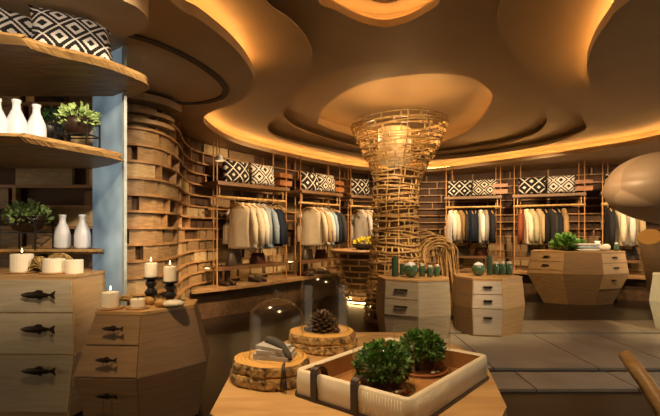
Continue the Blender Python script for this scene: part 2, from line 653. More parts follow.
mb.sheet(o4, [], Z4)
H5b = offset(H5, -0.07)
mb.band(H5, Z2, Z2 + 0.06)
o5 = offset(H5, 0.12)
mb.sheet(o5, [H5], Z2 + 0.06)
mb.band(o5, Z2 + 0.06, Z2 + 0.22)
mb.sheet(o5, [H5b], Z2 + 0.16)
mb.band(H5b, Z2 + 0.16, Z2 + 0.26)
mb.sheet(o5, [], Z2 + 0.26)
struct(mb.build('ceiling', M['ceil']))

# dropped lobe of ceiling at upper left
lob = catmull([onz(x, y, 2.5) for x, y in [(96, -14), (118, -2), (138, 8), (148, 19), (146, 28), (136, 34), (122, 37)]] +
              [(-1.33, 2.72), (-1.34, 2.4), (-1.3, 2.0), (-1.2, 1.8)], 6)
mb = MB()
mb.prism(lob, 2.50, Z0 + 0.02)
struct(mb.build('ceiling_lobe', M['ceil']))
# oval groove in the low ceiling on the left
gp = [(112, 30), (140, 37), (165, 46), (190, 58), (210, 71), (222, 82), (226, 90), (221, 97), (207, 101.5), (190, 103), (172, 102), (150, 100)]
gl = catmull([onz(x, y, Z0) for x, y in gp], 6, closed=False)
mb = MB()
mb.tube([(x, y, Z0 - 0.004) for x, y in gl], 0.012, 4, flat=3.6)
struct(mb.build('trim_1', M['groove']))


def led(loop, z, idx0, idx1, mat, r=0.007, name='led_strip', off=0.11):
    lo = offset(loop, off)
    n = len(lo)
    seg = [lo[i % n] for i in range(idx0, idx1 + 1)]
    m_ = MB()
    m_.tube([(x, y, z) for x, y in seg], r, 4)
    o = m_.build(name, mat)
    return o


# cove strips hidden behind the ceiling lips (6 loop points per key point)
a = led(H1, Z0 + 0.087, 0, 4 * 6 + 2, M['led'])
tag(a, 'warm light strip in the cove of the low left ceiling panel', 'light strip')
a = led(H1, Z0 + 0.087, 8 * 6 - 3, 20 * 6, M['led'])
tag(a, 'long warm light strip in the cove above the clothes racks', 'light strip')
a = led(H1, Z0 + 0.087, 25 * 6 - 2, 29 * 6 + 6, M['led'])
tag(a, 'warm light strip in the cove of the right ceiling panel', 'light strip')
a = led(H4, Z3 + 0.045, 6 * 6, 15 * 6, M['led_soft'])
tag(a, 'warm light strip in the ceiling recess around the woven funnel', 'light strip')
a = led(H5, Z2 + 0.075, 0, len(H5), M['led_mid'], off=0.06)
tag(a, 'warm light strip in the small oval ceiling recess overhead', 'light strip')

# ------------------------------------------------------------------ lattice walls
COURSE = 0.165


def resample(pts, step):
    d = [0.0]
    for a, b in zip(pts, pts[1:]):
        d.append(d[-1] + math.hypot(b[0] - a[0], b[1] - a[1]))
    tot = d[-1]
    n = max(2, int(tot / step))
    out, j = [], 0
    for i in range(n + 1):
        s = tot * i / n
        while j < len(d) - 2 and d[j + 1] < s: j += 1
        t = (s - d[j]) / max(1e-9, d[j + 1] - d[j])
        out.append((pts[j][0] + (pts[j + 1][0] - pts[j][0]) * t, pts[j][1] + (pts[j + 1][1] - pts[j][1]) * t))
    return out, tot


class Path:
    def __init__(s, pts, step=0.05):
        s.p, s.tot = resample(pts, step)
        s.n = len(s.p)

    def at(s, dist, off=0.0):
        t = max(0.0, min(1.0, dist / s.tot)) * (s.n - 1)
        i = min(s.n - 2, int(t))
        f = t - i
        a, b = s.p[i], s.p[i + 1]
        a0, b1 = s.p[max(0, i - 1)], s.p[min(s.n - 1, i + 2)]
        tx, ty = b1[0] - a0[0], b1[1] - a0[1]
        l = math.hypot(tx, ty)
        nx, ny = ty / l, -tx / l        # right-hand side: towards the room for a left-to-right walk
        return (a[0] + (b[0] - a[0]) * f + nx * off, a[1] + (b[1] - a[1]) * f + ny * off)

    def sweep(s, mb, s0, s1, o0, o1, z0, z1, step=0.12):
        n = max(1, int((s1 - s0) / step))
        rings = []
        for i in range(n + 1):
            d = s0 + (s1 - s0) * i / n
            a, b = s.at(d, o0), s.at(d, o1)
            rings.append([(a[0], a[1], z0), (b[0], b[1], z0), (b[0], b[1], z1), (a[0], a[1], z1)])
        mb.loft(rings)


def lattice(path, name, fill, z0=0.0, z1=2.66, strip_h=0.024, depth=0.10, seed=1):
    rr = random.Random(seed)
    mb = MB()
    mb.mi = 0
    path.sweep(mb, 0, path.tot, -0.05, 0.0, 0, z1)
    k = 0
    z = z0
    while z < z1 - 0.05:
        mb.mi = 1
        path.sweep(mb, 0, path.tot, 0.0, depth, z - strip_h / 2, z + strip_h / 2)
        s = -rr.uniform(0, 0.4)
        top = min(z + COURSE - strip_h / 2, 2.648)
        while s < path.tot:
            L = rr.uniform(0.28, 0.46) if fill(min(max(s + 0.2, 0), path.tot), z) else rr.uniform(0.45, 0.85)
            a, b_ = max(0, s), min(path.tot, s + L)
            if b_ - a > 0.05:
                if fill((a + b_) / 2, z):
                    mb.mi = rr.choice((2, 2, 3, 4))
                    path.sweep(mb, a, b_, 0.0, depth - rr.uniform(0.012, 0.05), z + strip_h / 2, top)
                else:
                    mb.mi = 1
                    path.sweep(mb, a, min(a + 0.028, b_), 0.0, depth - 0.01, z + strip_h / 2, top)
            s += L + (rr.uniform(0.045, 0.075) if fill((a + b_) / 2, z) else rr.uniform(0.05, 0.2))
        z += COURSE
        k += 1
    return struct(mb.build(name, [M['wall_back'], M['strip'], M['block_a'], M['block_b'], M['block_c']]))


left_pts = catmull([(-2.9, 4.42), (-2.4, 4.40), (-2.02, 4.46), (-1.84, 4.68), (-1.86, 5.25), (-2.04, 6.1), (-2.04, 6.8), (-1.6, 7.7), (-0.9, 8.8), (-0.1, 9.9)], 8, False)
back_pts = catmull([(-0.1, 9.9), (0.35, 10.5), (1.1, 11.0), (2.3, 11.15), (3.0, 10.95)], 8, False)
right_pts = catmull([(3.0, 10.95), (3.7, 10.65), (4.9, 10.0), (6.2, 9.2), (7.6, 8.1)], 8, False)
WL, WB, WR = Path(left_pts), Path(back_pts), Path(right_pts)
lattice(WL, 'wall_left', lambda s, z: s < 1.25 or z < 1.1 or R.random() < 0.22, seed=3, depth=0.085)
lattice(WB, 'wall_back', lambda s, z: z < 1.0, seed=4)
lattice(WR, 'wall_right', lambda s, z: z < 1.0, seed=5)
# rounded planks projecting from the top of the left wall's corner
mb = MB()
for z, ext, h in ((2.58, 0.17, 0.07), (2.46, 0.09, 0.04), (2.37, 0.09, 0.04)):
    WL.sweep(mb, 0.2, 1.30, 0.06, 0.085 + ext, z - h / 2, z + h / 2, 0.06)
struct(mb.build('trim_2', M['block_a']))
# lattice behind the slab shelves
WS = Path([(-3.8, 3.66), (-1.90, 3.66)])
lattice(WS, 'wall_shelf_side', lambda s, z: R.random() < 0.8, depth=0.07, seed=6)

# the shop's plain wall behind the photographer
mb = MB()
mb.box((1.75, -1.15, 1.33), (15.5, 0.1, 2.66))
struct(mb.build('wall_front', M['block_b']))

# blue panel with added glow, closing the shelf bay
pa, pb = Vector((-1.90, 3.60, 0)), Vector((-1.50, 3.29, 0))
dr = (pb - pa).normalized()
nr = Vector((dr.y, -dr.x, 0))
root = thing('side_panel', 'tall pale blue glass panel beside the slab shelves', 'panel', tuple((pa + pb) / 2))
mb = MB()
q0, q1 = pa, pb - dr * 0.03
mb.hexa([q0, q1, q1 - nr * 0.012, q0 - nr * 0.012] + [p + Vector((0, 0, 2.66)) for p in (q0, q1, q1 - nr * 0.012, q0 - nr * 0.012)])
mb.build('glass_pane', M['blue_panel'], root)
mb = MB()
q0, q1 = pb - dr * 0.03, pb
mb.hexa([q0 + nr * 0.006, q1 + nr * 0.006, q1 - nr * 0.016, q0 - nr * 0.016] + [p + Vector((0, 0, 2.66)) for p in (q0 + nr * 0.006, q1 + nr * 0.006, q1 - nr * 0.016, q0 - nr * 0.016)])
mb.build('edge_strip', M['panel_edge'], root)

# ------------------------------------------------------------------ curved ledge under the racks
bench_pts = catmull([(-1.88, 6.32), (-1.55, 6.65), (-1.15, 7.1), (-0.55, 7.95), (0.2, 8.9), (1.0, 9.65), (2.2, 9.85), (3.3, 9.45), (4.45, 8.75), (5.7, 8.1), (7.1, 7.2)], 8, False)
BP = Path(bench_pts)
root = thing('display_ledge', 'long curved wooden ledge running along the lattice walls under the racks', 'ledge', (1.0, 9.9, 0))
mb = MB()
wall_all = left_pts[:-1] + back_pts[:-1] + right_pts
WA = Path(wall_all)


def near_s(path, p):
    return min((math.hypot(q[0] - p[0], q[1] - p[1]), i) for i, q in enumerate(path.p))[1] / (path.n - 1) * path.tot


N = 90
rings = []
s0, s1 = near_s(WA, (-1.93, 6.3)), near_s(WA, (7.5, 8.2))
for i in range(N + 1):
    f = BP.at(BP.tot * i / N)
    bb = WA.at(s0 + (s1 - s0) * i / N, 0.13)
    rings.append([(f[0], f[1], 0.405), (f[0], f[1], 0.45), (bb[0], bb[1], 0.45), (bb[0], bb[1], 0.405)])
mb.loft(rings)
mb.build('ledge_board', M['bench'], root)
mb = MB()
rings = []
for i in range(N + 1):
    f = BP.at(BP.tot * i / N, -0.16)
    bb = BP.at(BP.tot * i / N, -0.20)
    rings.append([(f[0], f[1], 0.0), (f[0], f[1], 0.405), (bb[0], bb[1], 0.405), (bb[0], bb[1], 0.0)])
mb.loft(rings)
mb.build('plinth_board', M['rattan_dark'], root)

# ------------------------------------------------------------------ cushions
def cushion_mb(wd, ht, th, n=12):
    mb = MB()
    mb.smooth = True
    g = {}
    for side in (1, -1):
        for i in range(n + 1):
            for j in range(n + 1):
                u, v = -1 + 2 * i / n, -1 + 2 * j / n
                edge = (abs(u) == 1 or abs(v) == 1)
                if edge and side == -1: continue
                t = ((1 - abs(u) ** 2.6) * (1 - abs(v) ** 2.6)) ** 0.55
                pin = 1 - 0.07 * (1 - abs(v) ** 2) * (abs(u) ** 4)
                pin2 = 1 - 0.07 * (1 - abs(u) ** 2) * (abs(v) ** 4)
                g[(side, i, j)] = len(mb.v)
                mb.v.append((u * wd / 2 * pin, -side * th / 2 * t, ht / 2 + v * ht / 2 * pin2))
    for side in (1, -1):
        for i in range(n):
            for j in range(n):
                q = []
                for a, b in ((i, j), (i + 1, j), (i + 1, j + 1), (i, j + 1)):
                    q.append(g.get((side, a, b), g.get((1, a, b))))
                mb.face(q if side == 1 else q[::-1])
    return mb


def set_mat(o, mat):
    o.material_slots[0].link = 'OBJECT'
    o.material_slots[0].material = mat


cush0 = cushion_mb(0.52, 0.37, 0.16).build('patterned_cushion', PAT_W, loc=(0, 0, 0))
cush_used = [False]


def cushion(loc, rz, label, group, mat, tilt=-0.18, sx=1.0, sz=1.0, roll=0.0):
    o = cush0
    if cush_used[0]:
        o = cush0.copy()
        COL.objects.link(o)
    cush_used[0] = True
    o.location = loc
    o.rotation_euler = (tilt, roll, rz)
    o.scale = (sx, min(sx, 1.0), sz)
    set_mat(o, mat)
    return tag(o, label, 'cushion', group)


# ------------------------------------------------------------------ garments and hangers
def garment_meshes(length, wid, thick, sleeve, jacket):
    rr = random.Random(int(length * 1000) + (5 if jacket else 0))
    body = MB()
    body.smooth = True
    secs = [(-0.085, 0.055, 0.035), (-0.115, 0.075, 0.045), (-0.145, wid * 0.58, 0.045), (-0.18, wid * 0.88, 0.05), (-0.24, wid, thick),
            (-0.40, wid * 0.93, thick * 1.05), (-0.62, wid * 0.95, thick), (length * -1 + 0.04, wid * 1.03, thick * 1.05), (-length, wid * 1.04, thick * 1.0)]
    rings = []
    n = 20
    for z, a, t in secs:
        ring = []
        for k in range(n):
            an = 2 * PI * k / n
            c, s_ = math.cos(an), math.sin(an)
            wob = 1 + (0.16 * math.sin(an * 5 + z * 3) if z < -0.3 else 0)
            ring.append((a * math.copysign(abs(c) ** 0.75, c), t * math.copysign(abs(s_) ** 0.8, s_) * wob, z))
        rings.append(ring)
    body.loft(rings[::-1])
    sl = []
    for sgn in (1, -1):
        m_ = MB()
        m_.smooth = True
        p = [(sgn * wid * 0.80, 0, -0.165), (sgn * (wid * 1.0 + 0.005), -0.005, -0.25), (sgn * (wid + 0.045), -0.01, -0.45), (sgn * (wid + 0.05), -0.015, -0.17 - sleeve)]
        m_.tube(p, [0.022, 0.050, 0.058, 0.052], 10, flat=0.9)
        sl.append(m_)
    col = MB()
    col.smooth = True
    col.tube([(0.055 * math.cos(a_), -0.03 * math.sin(a_) - 0.012, -0.088 - 0.02 * max(0, math.sin(a_))) for a_ in [2 * PI * k / 12 for k in range(12)]], 0.017, 6, closed=True)
    if jacket:
        for sgn in (1, -1):
            col.hexa([(sgn * 0.005, -thick * 1.08, -0.42), (sgn * 0.02, -thick * 1.02, -0.42), (sgn * 0.075, -0.055, -0.13), (sgn * 0.045, -0.05, -0.10),
                      (sgn * 0.005, -thick * 1.22, -0.42), (sgn * 0.02, -thick * 1.2, -0.42), (sgn * 0.075, -0.075, -0.13), (sgn * 0.045, -0.07, -0.10)])
    return body, sl, col


def make_garment(kind):
    if kind == 'shirt':
        b_, sl, c_ = garment_meshes(0.80, 0.215, 0.064, 0.56, False)
    elif kind == 'jacket':
        b_, sl, c_ = garment_meshes(0.78, 0.225, 0.066, 0.58, True)
    elif kind == 'coat':
        b_, sl, c_ = garment_meshes(0.92, 0.225, 0.06, 0.62, True)
    root = thing(kind, 'x', kind)
    b_.build('body', M['grey_cloth'], root)
    for m_ in sl: m_.build('sleeve', M['grey_cloth'], root)
    c_.build('collar', M['grey_cloth'], root)
    return root


protos = {}


def garment(kind, loc, rz, label, group, mat):
    if kind not in protos:
        o = protos[kind] = make_garment(kind)
    else:
        o = copy_tree(protos[kind], loc, rz, label)
    o.location = loc
    o.rotation_euler = (0, 0, rz)
    tag(o, label, kind, group)
    for c in children_of(o): set_mat(c, mat)
    return o


def make_hanger():
    root = thing('clothes_hanger', 'x', 'hanger')
    mb = MB()
    mb.smooth = True
    mb.tube([(-0.20, 0, -0.165), (-0.12, 0, -0.125), (-0.03, 0, -0.088), (0.03, 0, -0.088), (0.12, 0, -0.125), (0.20, 0, -0.165)], [0.010, 0.011, 0.012, 0.012, 0.011, 0.010], 6)
    mb.tube([(-0.19, 0, -0.165), (0.19, 0, -0.165)], 0.006, 5)
    mb.build('arms', M['rail'], root)
    mb = MB()
    mb.smooth = True
    pts = [(0, 0, -0.085), (0, 0, -0.04)] + [(0.0 + 0.021 * math.cos(a_), 0, -0.004 + 0.021 * math.sin(a_)) for a_ in [-PI / 2 + k * PI * 1.25 / 7 for k in range(1, 8)]]
    mb.tube(pts, 0.004, 5)
    mb.build('hook', M['bronze'], root)
    return root


hang0 = []


def hanger(loc, rz, label, group):
    if not hang0:
        o = make_hanger()
        hang0.append(o)
    else:
        o = copy_tree(hang0[0], loc, rz, label)
    o.location = loc
    o.rotation_euler = (0, 0, rz)
    return tag(o, label, 'hanger', group)


CL = {k: plain('cloth_' + k.replace(' ', '_'), h, 0.9, var=0.08, scale=25) for k, h in {
    'cream': '#e2d6ba', 'white': '#e8e6e0', 'grey blue': '#a9b2b4', 'pale blue': '#9fb4c8', 'navy': '#1e2840', 'dark navy': '#151a28',
    'beige': '#c3ad86', 'tan': '#a08258', 'charcoal': '#35322f', 'black': '#17151a', 'grey': '#8a8580', 'sage': '#b4b090', 'rust': '#7a3c20'}.items()}

RAIL_Z, SHELF_Z, LOW_Z = 1.80, 2.03, 0.74


def rack(A, B, where, clothes, label, cushions, box_at_end=True):
    A, B = Vector((A[0], A[1], 0)), Vector((B[0], B[1], 0))
    L = (B - A).length
    t = (B - A).normalized()
    n = Vector((t.y, -t.x, 0))           # towards the room
    ang = math.atan2(t.y, t.x)
    root = thing('clothes_rack', label, 'clothes rack', (A.x, A.y, 0.45), 0, 'clothes racks along the curved wall')

    def P(s, o, z): return A + t * s + n * o + Vector((0, 0, z))
    for s in (0.0, 0.10, L - 0.10, L):
        mb = MB()
        o = 0.02 if s in (0.0, L) else -0.20
        mb.tube([P(s, o, 0.45), P(s, o, 2.648)], 0.011, 6)
        mb.build('post', M['rack_wood'], root)
    mb = MB()
    mb.hexa([P(-0.03, 0.08, SHELF_Z - 0.055), P(L + 0.03, 0.08, SHELF_Z - 0.055), P(L + 0.03, -0.36, SHELF_Z - 0.055), P(-0.03, -0.36, SHELF_Z - 0.055),
             P(-0.03, 0.08, SHELF_Z), P(L + 0.03, 0.08, SHELF_Z), P(L + 0.03, -0.36, SHELF_Z), P(-0.03, -0.36, SHELF_Z)])
    mb.build('top_shelf', M['shelf_wood'], root)
    mb = MB()
    mb.smooth = True
    mb.tube([P(-0.02, 0.0, RAIL_Z), P(L + 0.02, 0.0, RAIL_Z)], 0.021, 8)
    mb.build('hanging_rail', M['rail'], root)
    for s in (0.06, L - 0.06):
        mb = MB()
        mb.tube([P(s, 0.0, RAIL_Z), P(s, 0.0, SHELF_Z - 0.055)], 0.009, 5)
        mb.build('rail_hanger', M['rail'], root)
    for zz in (1.62,):
        mb = MB()
        mb.tube([P(0, -0.2, zz), P(L, -0.2, zz)], 0.011, 5)
        mb.build('back_rod', M['rack_wood'], root)
    mb = MB()
    for k in range(5):
        o = 0.02 - k * 0.075
        mb.hexa([P(0.0, o, LOW_Z - 0.02), P(L, o, LOW_Z - 0.02), P(L, o - 0.05, LOW_Z - 0.02), P(0, o - 0.05, LOW_Z - 0.02),
                 P(0.0, o, LOW_Z), P(L, o, LOW_Z), P(L, o - 0.05, LOW_Z), P(0, o - 0.05, LOW_Z)])
    mb.hexa([P(0, 0.035, LOW_Z - 0.055), P(L, 0.035, LOW_Z - 0.055), P(L, 0.02, LOW_Z - 0.055), P(0, 0.02, LOW_Z - 0.055),
             P(0, 0.035, LOW_Z), P(L, 0.035, LOW_Z), P(L, 0.02, LOW_Z), P(0, 0.02, LOW_Z)])
    mb.build('low_shelf', M['shelf_wood'], root)
    mb = MB()
    mb.tube([P(0.04, -0.31, LOW_Z - 0.030), P(L - 0.04, -0.31, LOW_Z - 0.030)], 0.009, 4)
    mb.build('light_strip', M['led_yellow'], root)
    if box_at_end:
        mb = MB()
        for z0_, z1_ in ((2.07, 2.16), (2.21, 2.28)):
            mb.hexa([P(L - 0.16, 0.03, z0_), P(L + 0.14, 0.03, z0_), P(L + 0.14, -0.23, z0_), P(L - 0.16, -0.23, z0_),
                     P(L - 0.16, 0.03, z1_), P(L + 0.14, 0.03, z1_), P(L + 0.14, -0.23, z1_), P(L - 0.16, -0.23, z1_)])
        mb.build('end_bracket', M['orange_wood'], root)
    # cushions on the top shelf
    for i, (s, mat, desc) in enumerate(cushions):
        p = P(s, -0.02, SHELF_Z + 0.005)
        cushion(p, ang, desc, 'patterned cushions above the clothes racks', mat, tilt=-0.16 + 0.03 * i, sx=1.04)
    # clothes
    for i, (s, kind, colr, turn, lab) in enumerate(clothes):
        p = P(s, 0.0, RAIL_Z + 0.006)
        rz = ang - PI / 2 + turn
        if kind == 'bare':
            hanger(p, rz, lab, 'wooden hangers on the rails')
            continue
        hanger(p, rz, 'hanger holding ' + lab, 'wooden hangers on the rails')
        garment(kind, p, rz, lab, 'clothes on the ' + where, CL[colr])
    return P, L, ang


def seq(start, step, items, where):
    ords = ['first', 'second', 'third', 'fourth', 'fifth', 'sixth', 'seventh', 'eighth', 'ninth', 'tenth']
    out = []
    k = 0
    for i, it in enumerate(items):
        kind, colr = it[0], it[1]
        s = start + step * i + R.uniform(-0.012, 0.012)
        if kind == 'bare':
            out.append((s, kind, None, R.uniform(-0.25, 0.25), 'empty wooden hanger at the %s end of the %s' % (colr, where)))
        else:
            out.append((s, kind, colr, R.uniform(0.12, 0.5), '%s %s, %s from left on the %s' % (colr, kind, ords[k], where)))
            k += 1
    return out


W1, W2, W3 = "left wall's nearest rail", "left wall's second rail", "rail left of the woven column"
W4, W5, W6 = "rail right of the woven column", "rail above the island plant", "rail beside the hanging pod"
racks = []
racks.append(rack((-1.70, 6.72), (-0.78, 7.86), W1, seq(0.36, 0.112, [('bare', 'left'), ('shirt', 'cream'), ('shirt', 'cream'), ('shirt', 'white'), ('shirt', 'grey blue'), ('shirt', 'pale blue'),
             ('jacket', 'navy'), ('jacket', 'dark navy'), ('bare', 'right')], W1),
             "slim wooden clothes rack nearest on the left wall",
             [(0.42, PAT_B, "black ivory-figured cushion on the left wall's nearest rack, left of the pair"),
              (0.97, PAT_W, "ivory black-figured cushion on the left wall's nearest rack, right of the pair")]))
racks.append(rack((-0.55, 8.16), (0.18, 9.10), W2, seq(0.24, 0.115, [('bare', 'left'), ('shirt', 'cream'), ('shirt', 'beige'), ('shirt', 'white'), ('shirt', 'pale blue'), ('jacket', 'navy'), ('jacket', 'charcoal')], W2),
             "slim wooden clothes rack, second along the left wall",
             [(0.33, PAT_B2, "black large-figured cushion on the left wall's second rack, left of the pair"),
              (0.84, PAT_W2, "ivory fine-figured cushion on the left wall's second rack, right of the pair")]))
racks.append(rack((0.42, 9.36), (1.25, 9.95), W3, seq(0.18, 0.13, [('bare', 'left'), ('shirt', 'white'), ('shirt', 'cream'), ('coat', 'white')], W3),
             "slim wooden clothes rack partly hidden by the woven column",
             [(0.30, PAT_B, "black ivory-figured cushion just left of the woven column")], False))
racks.append(rack((2.58, 9.98), (3.62, 9.55), W4, seq(0.10, 0.105, [('shirt', 'white'), ('shirt', 'cream'), ('shirt', 'tan'), ('jacket', 'charcoal'), ('jacket', 'navy'), ('jacket', 'dark navy'), ('shirt', 'white'),
             ('shirt', 'grey'), ('jacket', 'black')], W4),
             "slim wooden clothes rack just right of the woven column",
             [(0.28, PAT_B, "black ivory-figured cushion right of the woven column, left of the pair"),
              (0.80, PAT_W2, "ivory fine-figured cushion right of the woven column, right of the pair")]))
racks.append(rack((3.86, 9.42), (4.98, 8.80), W5, seq(0.12, 0.115, [('shirt', 'rust'), ('shirt', 'cream'), ('shirt', 'sage'), ('shirt', 'beige'), ('jacket', 'black'), ('jacket', 'charcoal'), ('jacket', 'dark navy'), ('shirt', 'tan')], W5),
             "slim wooden clothes rack behind the faceted island",
             [(0.33, PAT_B2, "black large-figured cushion on the rack behind the island, left of the pair"),
              (0.87, PAT_W, "ivory black-figured cushion on the rack behind the island, right of the pair")]))
racks.append(rack((5.22, 8.62), (6.50, 7.95), W6, seq(0.12, 0.14, [('coat', 'black'), ('shirt', 'cream'), ('shirt', 'white'), ('shirt', 'beige')], W6),
             "slim wooden clothes rack at the right edge beside the hanging pod",
             [(0.30, PAT_B, "black ivory-figured cushion half behind the hanging pod")]))


# ---- things on the ledge and low shelves
def handbag(loc, rz, label, mat, s=1.0):
    root = thing('handbag', label, 'handbag', loc, rz, 'handbags on the rack shelves')
    mb = MB()
    w0, w1, h, d0, d1 = 0.17 * s, 0.13 * s, 0.20 * s, 0.06 * s, 0.035 * s
    mb.smooth = True
    rings = []
    for z, w_, d_ in ((0, w0 * 0.94, d0 * 0.9), (0.012, w0, d0), (h * 0.5, (w0 + w1) / 2, (d0 + d1) / 2), (h - 0.01, w1, d1), (h, w1 * 0.95, d1 * 0.7)):
        rings.append([(w_ * math.copysign(abs(math.cos(a)) ** 0.5, math.cos(a)), d_ * math.copysign(abs(math.sin(a)) ** 0.6, math.sin(a)), z) for a in [2 * PI * k / 16 for k in range(16)]])
    mb.loft(rings)
    mb.build('bag_body', mat, root, world=False)
    mb = MB()
    for y in (-0.03 * s, 0.03 * s):
        mb.tube([(0.08 * s * math.cos(a), y, h - 0.01 + 0.13 * s * math.sin(a)) for a in [PI * k / 10 for k in range(11)]], 0.007, 5)
    mb.build('bag_handle', M['leather_dark'], root, world=False)
    return root


def shoe_mesh():
    mb = MB()
    mb.smooth = True
    rings = []
    for x, w_, h in ((-0.13, 0.024, 0.075), (-0.115, 0.036, 0.085), (-0.06, 0.038, 0.085), (-0.01, 0.036, 0.07), (0.05, 0.045, 0.05), (0.10, 0.042, 0.042), (0.135, 0.025, 0.03)):
        rings.append([(x, w_ * math.cos(a), 0.012 + h / 2 + h / 2 * math.sin(a)) for a in [2 * PI * k / 12 for k in range(12)]])
    mb.loft(rings)
    so = MB()
    so.prism([(-0.13, -0.03), (-0.05, -0.035), (0.0, -0.03), (0.06, -0.045), (0.11, -0.04), (0.14, 0), (0.11, 0.04), (0.06, 0.045), (0.0, 0.03), (-0.05, 0.035), (-0.13, 0.03)], 0, 0.018)
    return mb, so


def make_shoe(kind):
    root = thing(kind, 'x', kind)
    u, so = shoe_mesh()
    u.build('upper', M['shoe'], root, world=False)
    so.build('sole', M['black'], root, world=False)
    if kind == 'boot':
        mb = MB()
        mb.smooth = True
        mb.lathe([(0.045, 0.06), (0.047, 0.12), (0.05, 0.26), (0.052, 0.30), (0.042, 0.30), (0.04, 0.1)], (-0.075, 0, 0), 14, cap=False)
        mb.build('shaft', M['shoe'], root, world=False)
    return root


sp_ = {}


def shoe(kind, loc, rz, label):
    if kind not in sp_:
        o = sp_[kind] = make_shoe(kind)
    else:
        o = copy_tree(sp_[kind], loc, rz, label)
    o.location = loc
    o.rotation_euler = (0, 0, rz)
    return tag(o, label, kind, kind + 's under the clothes racks')


root = thing('spotlight', 'small bell-shaped spotlight on a rod beside the nearest left rack', 'spotlight', (-1.60, 6.52, 2.30))
mb = MB()
mb.smooth = True
mb.lathe([(0.062, 0.0), (0.060, 0.02), (0.045, 0.06), (0.022, 0.085), (0.014, 0.10)], (0, 0, 0), 18, cap=False)
mb.build('lamp_shade', M['ceramic'], root, world=False)
mb = MB()
mb.lathe([(0.002, 0.012), (0.03, 0.016), (0.034, 0.03), (0.02, 0.05)], (0, 0, 0), 14)
mb.build('bulb', M['flame'], root, world=False)
mb = MB()
mb.tube([(0, 0, 0.095), (0, 0, 0.349)], 0.008, 6)
mb.build('rod', M['rack_wood'], root, world=False)

names = ["the left wall's nearest rack", "the left wall's second rack", "the rack left of the woven column", "the rack right of the woven column", "the rack behind the island", "the rack beside the hanging pod"]
for i, (P, L, ang) in enumerate(racks):
    nm = names[i]
    fr = ang - PI / 2
    handbag(P(L * 0.30, -0.12, LOW_Z), ang + 0.15, 'grey slouching handbag on the low shelf of ' + nm, M['bag'], 1.0)
    handbag(P(L * 0.64, -0.12, LOW_Z), ang - 0.2, 'oxblood handbag on the low shelf of ' + nm, M['bag_red'], 0.9)
    if i in (0, 1, 3):
        shoe('boot', P(0.16, -0.05, 0.45), fr + 0.1, 'tall brown boot, left of the pair under %s' % nm)
        shoe('boot', P(0.30, -0.05, 0.45), fr - 0.1, 'tall brown boot, right of the pair under %s' % nm)
    shoe('shoe', P(L * 0.55, -0.05, 0.45), fr + 0.08, 'dark brown shoe, left of the pair under %s' % nm)
    shoe('shoe', P(L * 0.55 + 0.13, -0.05, 0.45), fr - 0.08, 'dark brown shoe, right of the pair under %s' % nm)


# ------------------------------------------------------------------ foliage helper
def leaves(mb, c, rad, n, size, seed, squash=0.8, dome=True, wide=0.34):
    rr = random.Random(seed)
    for _ in range(n):
        while True:
            v = Vector((rr.uniform(-1, 1), rr.uniform(-1, 1), rr.uniform(-0.35 if dome else -1, 1)))
            if 0.25 < v.length < 1: break
        p = Vector(c) + Vector((v.x * rad, v.y * rad, v.z * rad * squash))
        d = (v + Vector((rr.uniform(-.6, .6), rr.uniform(-.6, .6), rr.uniform(-.3, .6)))).normalized()
        sd = d.cross(Vector((rr.uniform(-1, 1), rr.uniform(-1, 1), rr.uniform(-1, 1)))).normalized()
        up = d.cross(sd)
        s = size * rr.uniform(0.7, 1.25)
        pts = [p, p + d * s * 0.4 + sd * s * wide + up * s * 0.06, p + d * s * 0.85 + sd * s * .16 - up * s * .04, p + d * s - up * s * 0.12,
               p + d * s * 0.85 - sd * s * .16 - up * s * .04, p + d * s * 0.4 - sd * s * wide + up * s * 0.06, p + d * s * 0.45 - up * s * 0.05]
        mb.add(pts, [(0, 1, 6), (1, 2, 6), (2, 3, 6), (3, 4, 6), (4, 5, 6), (5, 0, 6)])
    return mb


# ------------------------------------------------------------------ woven funnel column
CX, CY = 1.03, 6.62
root = thing('woven_column', 'tall woven rattan column flaring to a wide glowing funnel at the ceiling', 'column', (CX, CY, 0))
prof = [(0.0, 0.46), (0.35, 0.42), (0.8, 0.37), (1.3, 0.33), (1.75, 0.32), (2.05, 0.34), (2.25, 0.42), (2.45, 0.55), (2.62, 0.63), (2.80, 0.69), (2.95, 0.72)]


def rad(z):
    for (a, ra), (b_, rb) in zip(prof, prof[1:]):
        if z <= b_: return ra + (rb - ra) * max(0, (z - a)) / (b_ - a)
    return prof[-1][1]


zs = []
z = 0.04
while z < 2.92:
    zs.append(z)
    z += 0.036 if z < 2.15 else 0.036
rr = random.Random(21)
mb = MB()
mbo = MB()
levels = []
for z in zs:
    ph, tl = rr.uniform(0, 6.28), rr.uniform(0.01, 0.05)
    dr_ = rr.uniform(-0.02, 0.02)
    ring = []
    for k in range(48):
        a = 2 * PI * k / 48
        zz = z + tl * math.sin(a + ph) + 0.006 * math.sin(5 * a + ph * 2) + (0.05 * math.cos(a) if z > 2.2 else 0) * (z - 2.2) / 0.7
        r_ = rad(z) + dr_ + 0.012 * math.sin(3 * a + ph)
        ring.append((CX - 0.07 * max(0, min(1, (2.5 - z) / 0.7)) + r_ * math.cos(a), CY + r_ * math.sin(a), zz))
    levels.append(ring)
    mb.tube(ring, rr.uniform(0.008, 0.017), 4, closed=True, flat=0.7)
mb.build('weave', M['rattan'], root)
mb = MB()
for i in range(len(levels) - 1):
    k = rr.randint(0, 3)
    while k < 48:
        a, b_ = Vector(levels[i][k]), Vector(levels[i + 1][k])
        mb.tube([a, b_], rr.uniform(0.009, 0.014), 4)
        k += rr.randint(3, 5)
for k in range(0, 48, 4):
    mb.tube([levels[i][k] for i in range(len(levels))], 0.011, 4)
mb.build('uprights', M['rattan'], root)
mb = MB()
mb.smooth = True
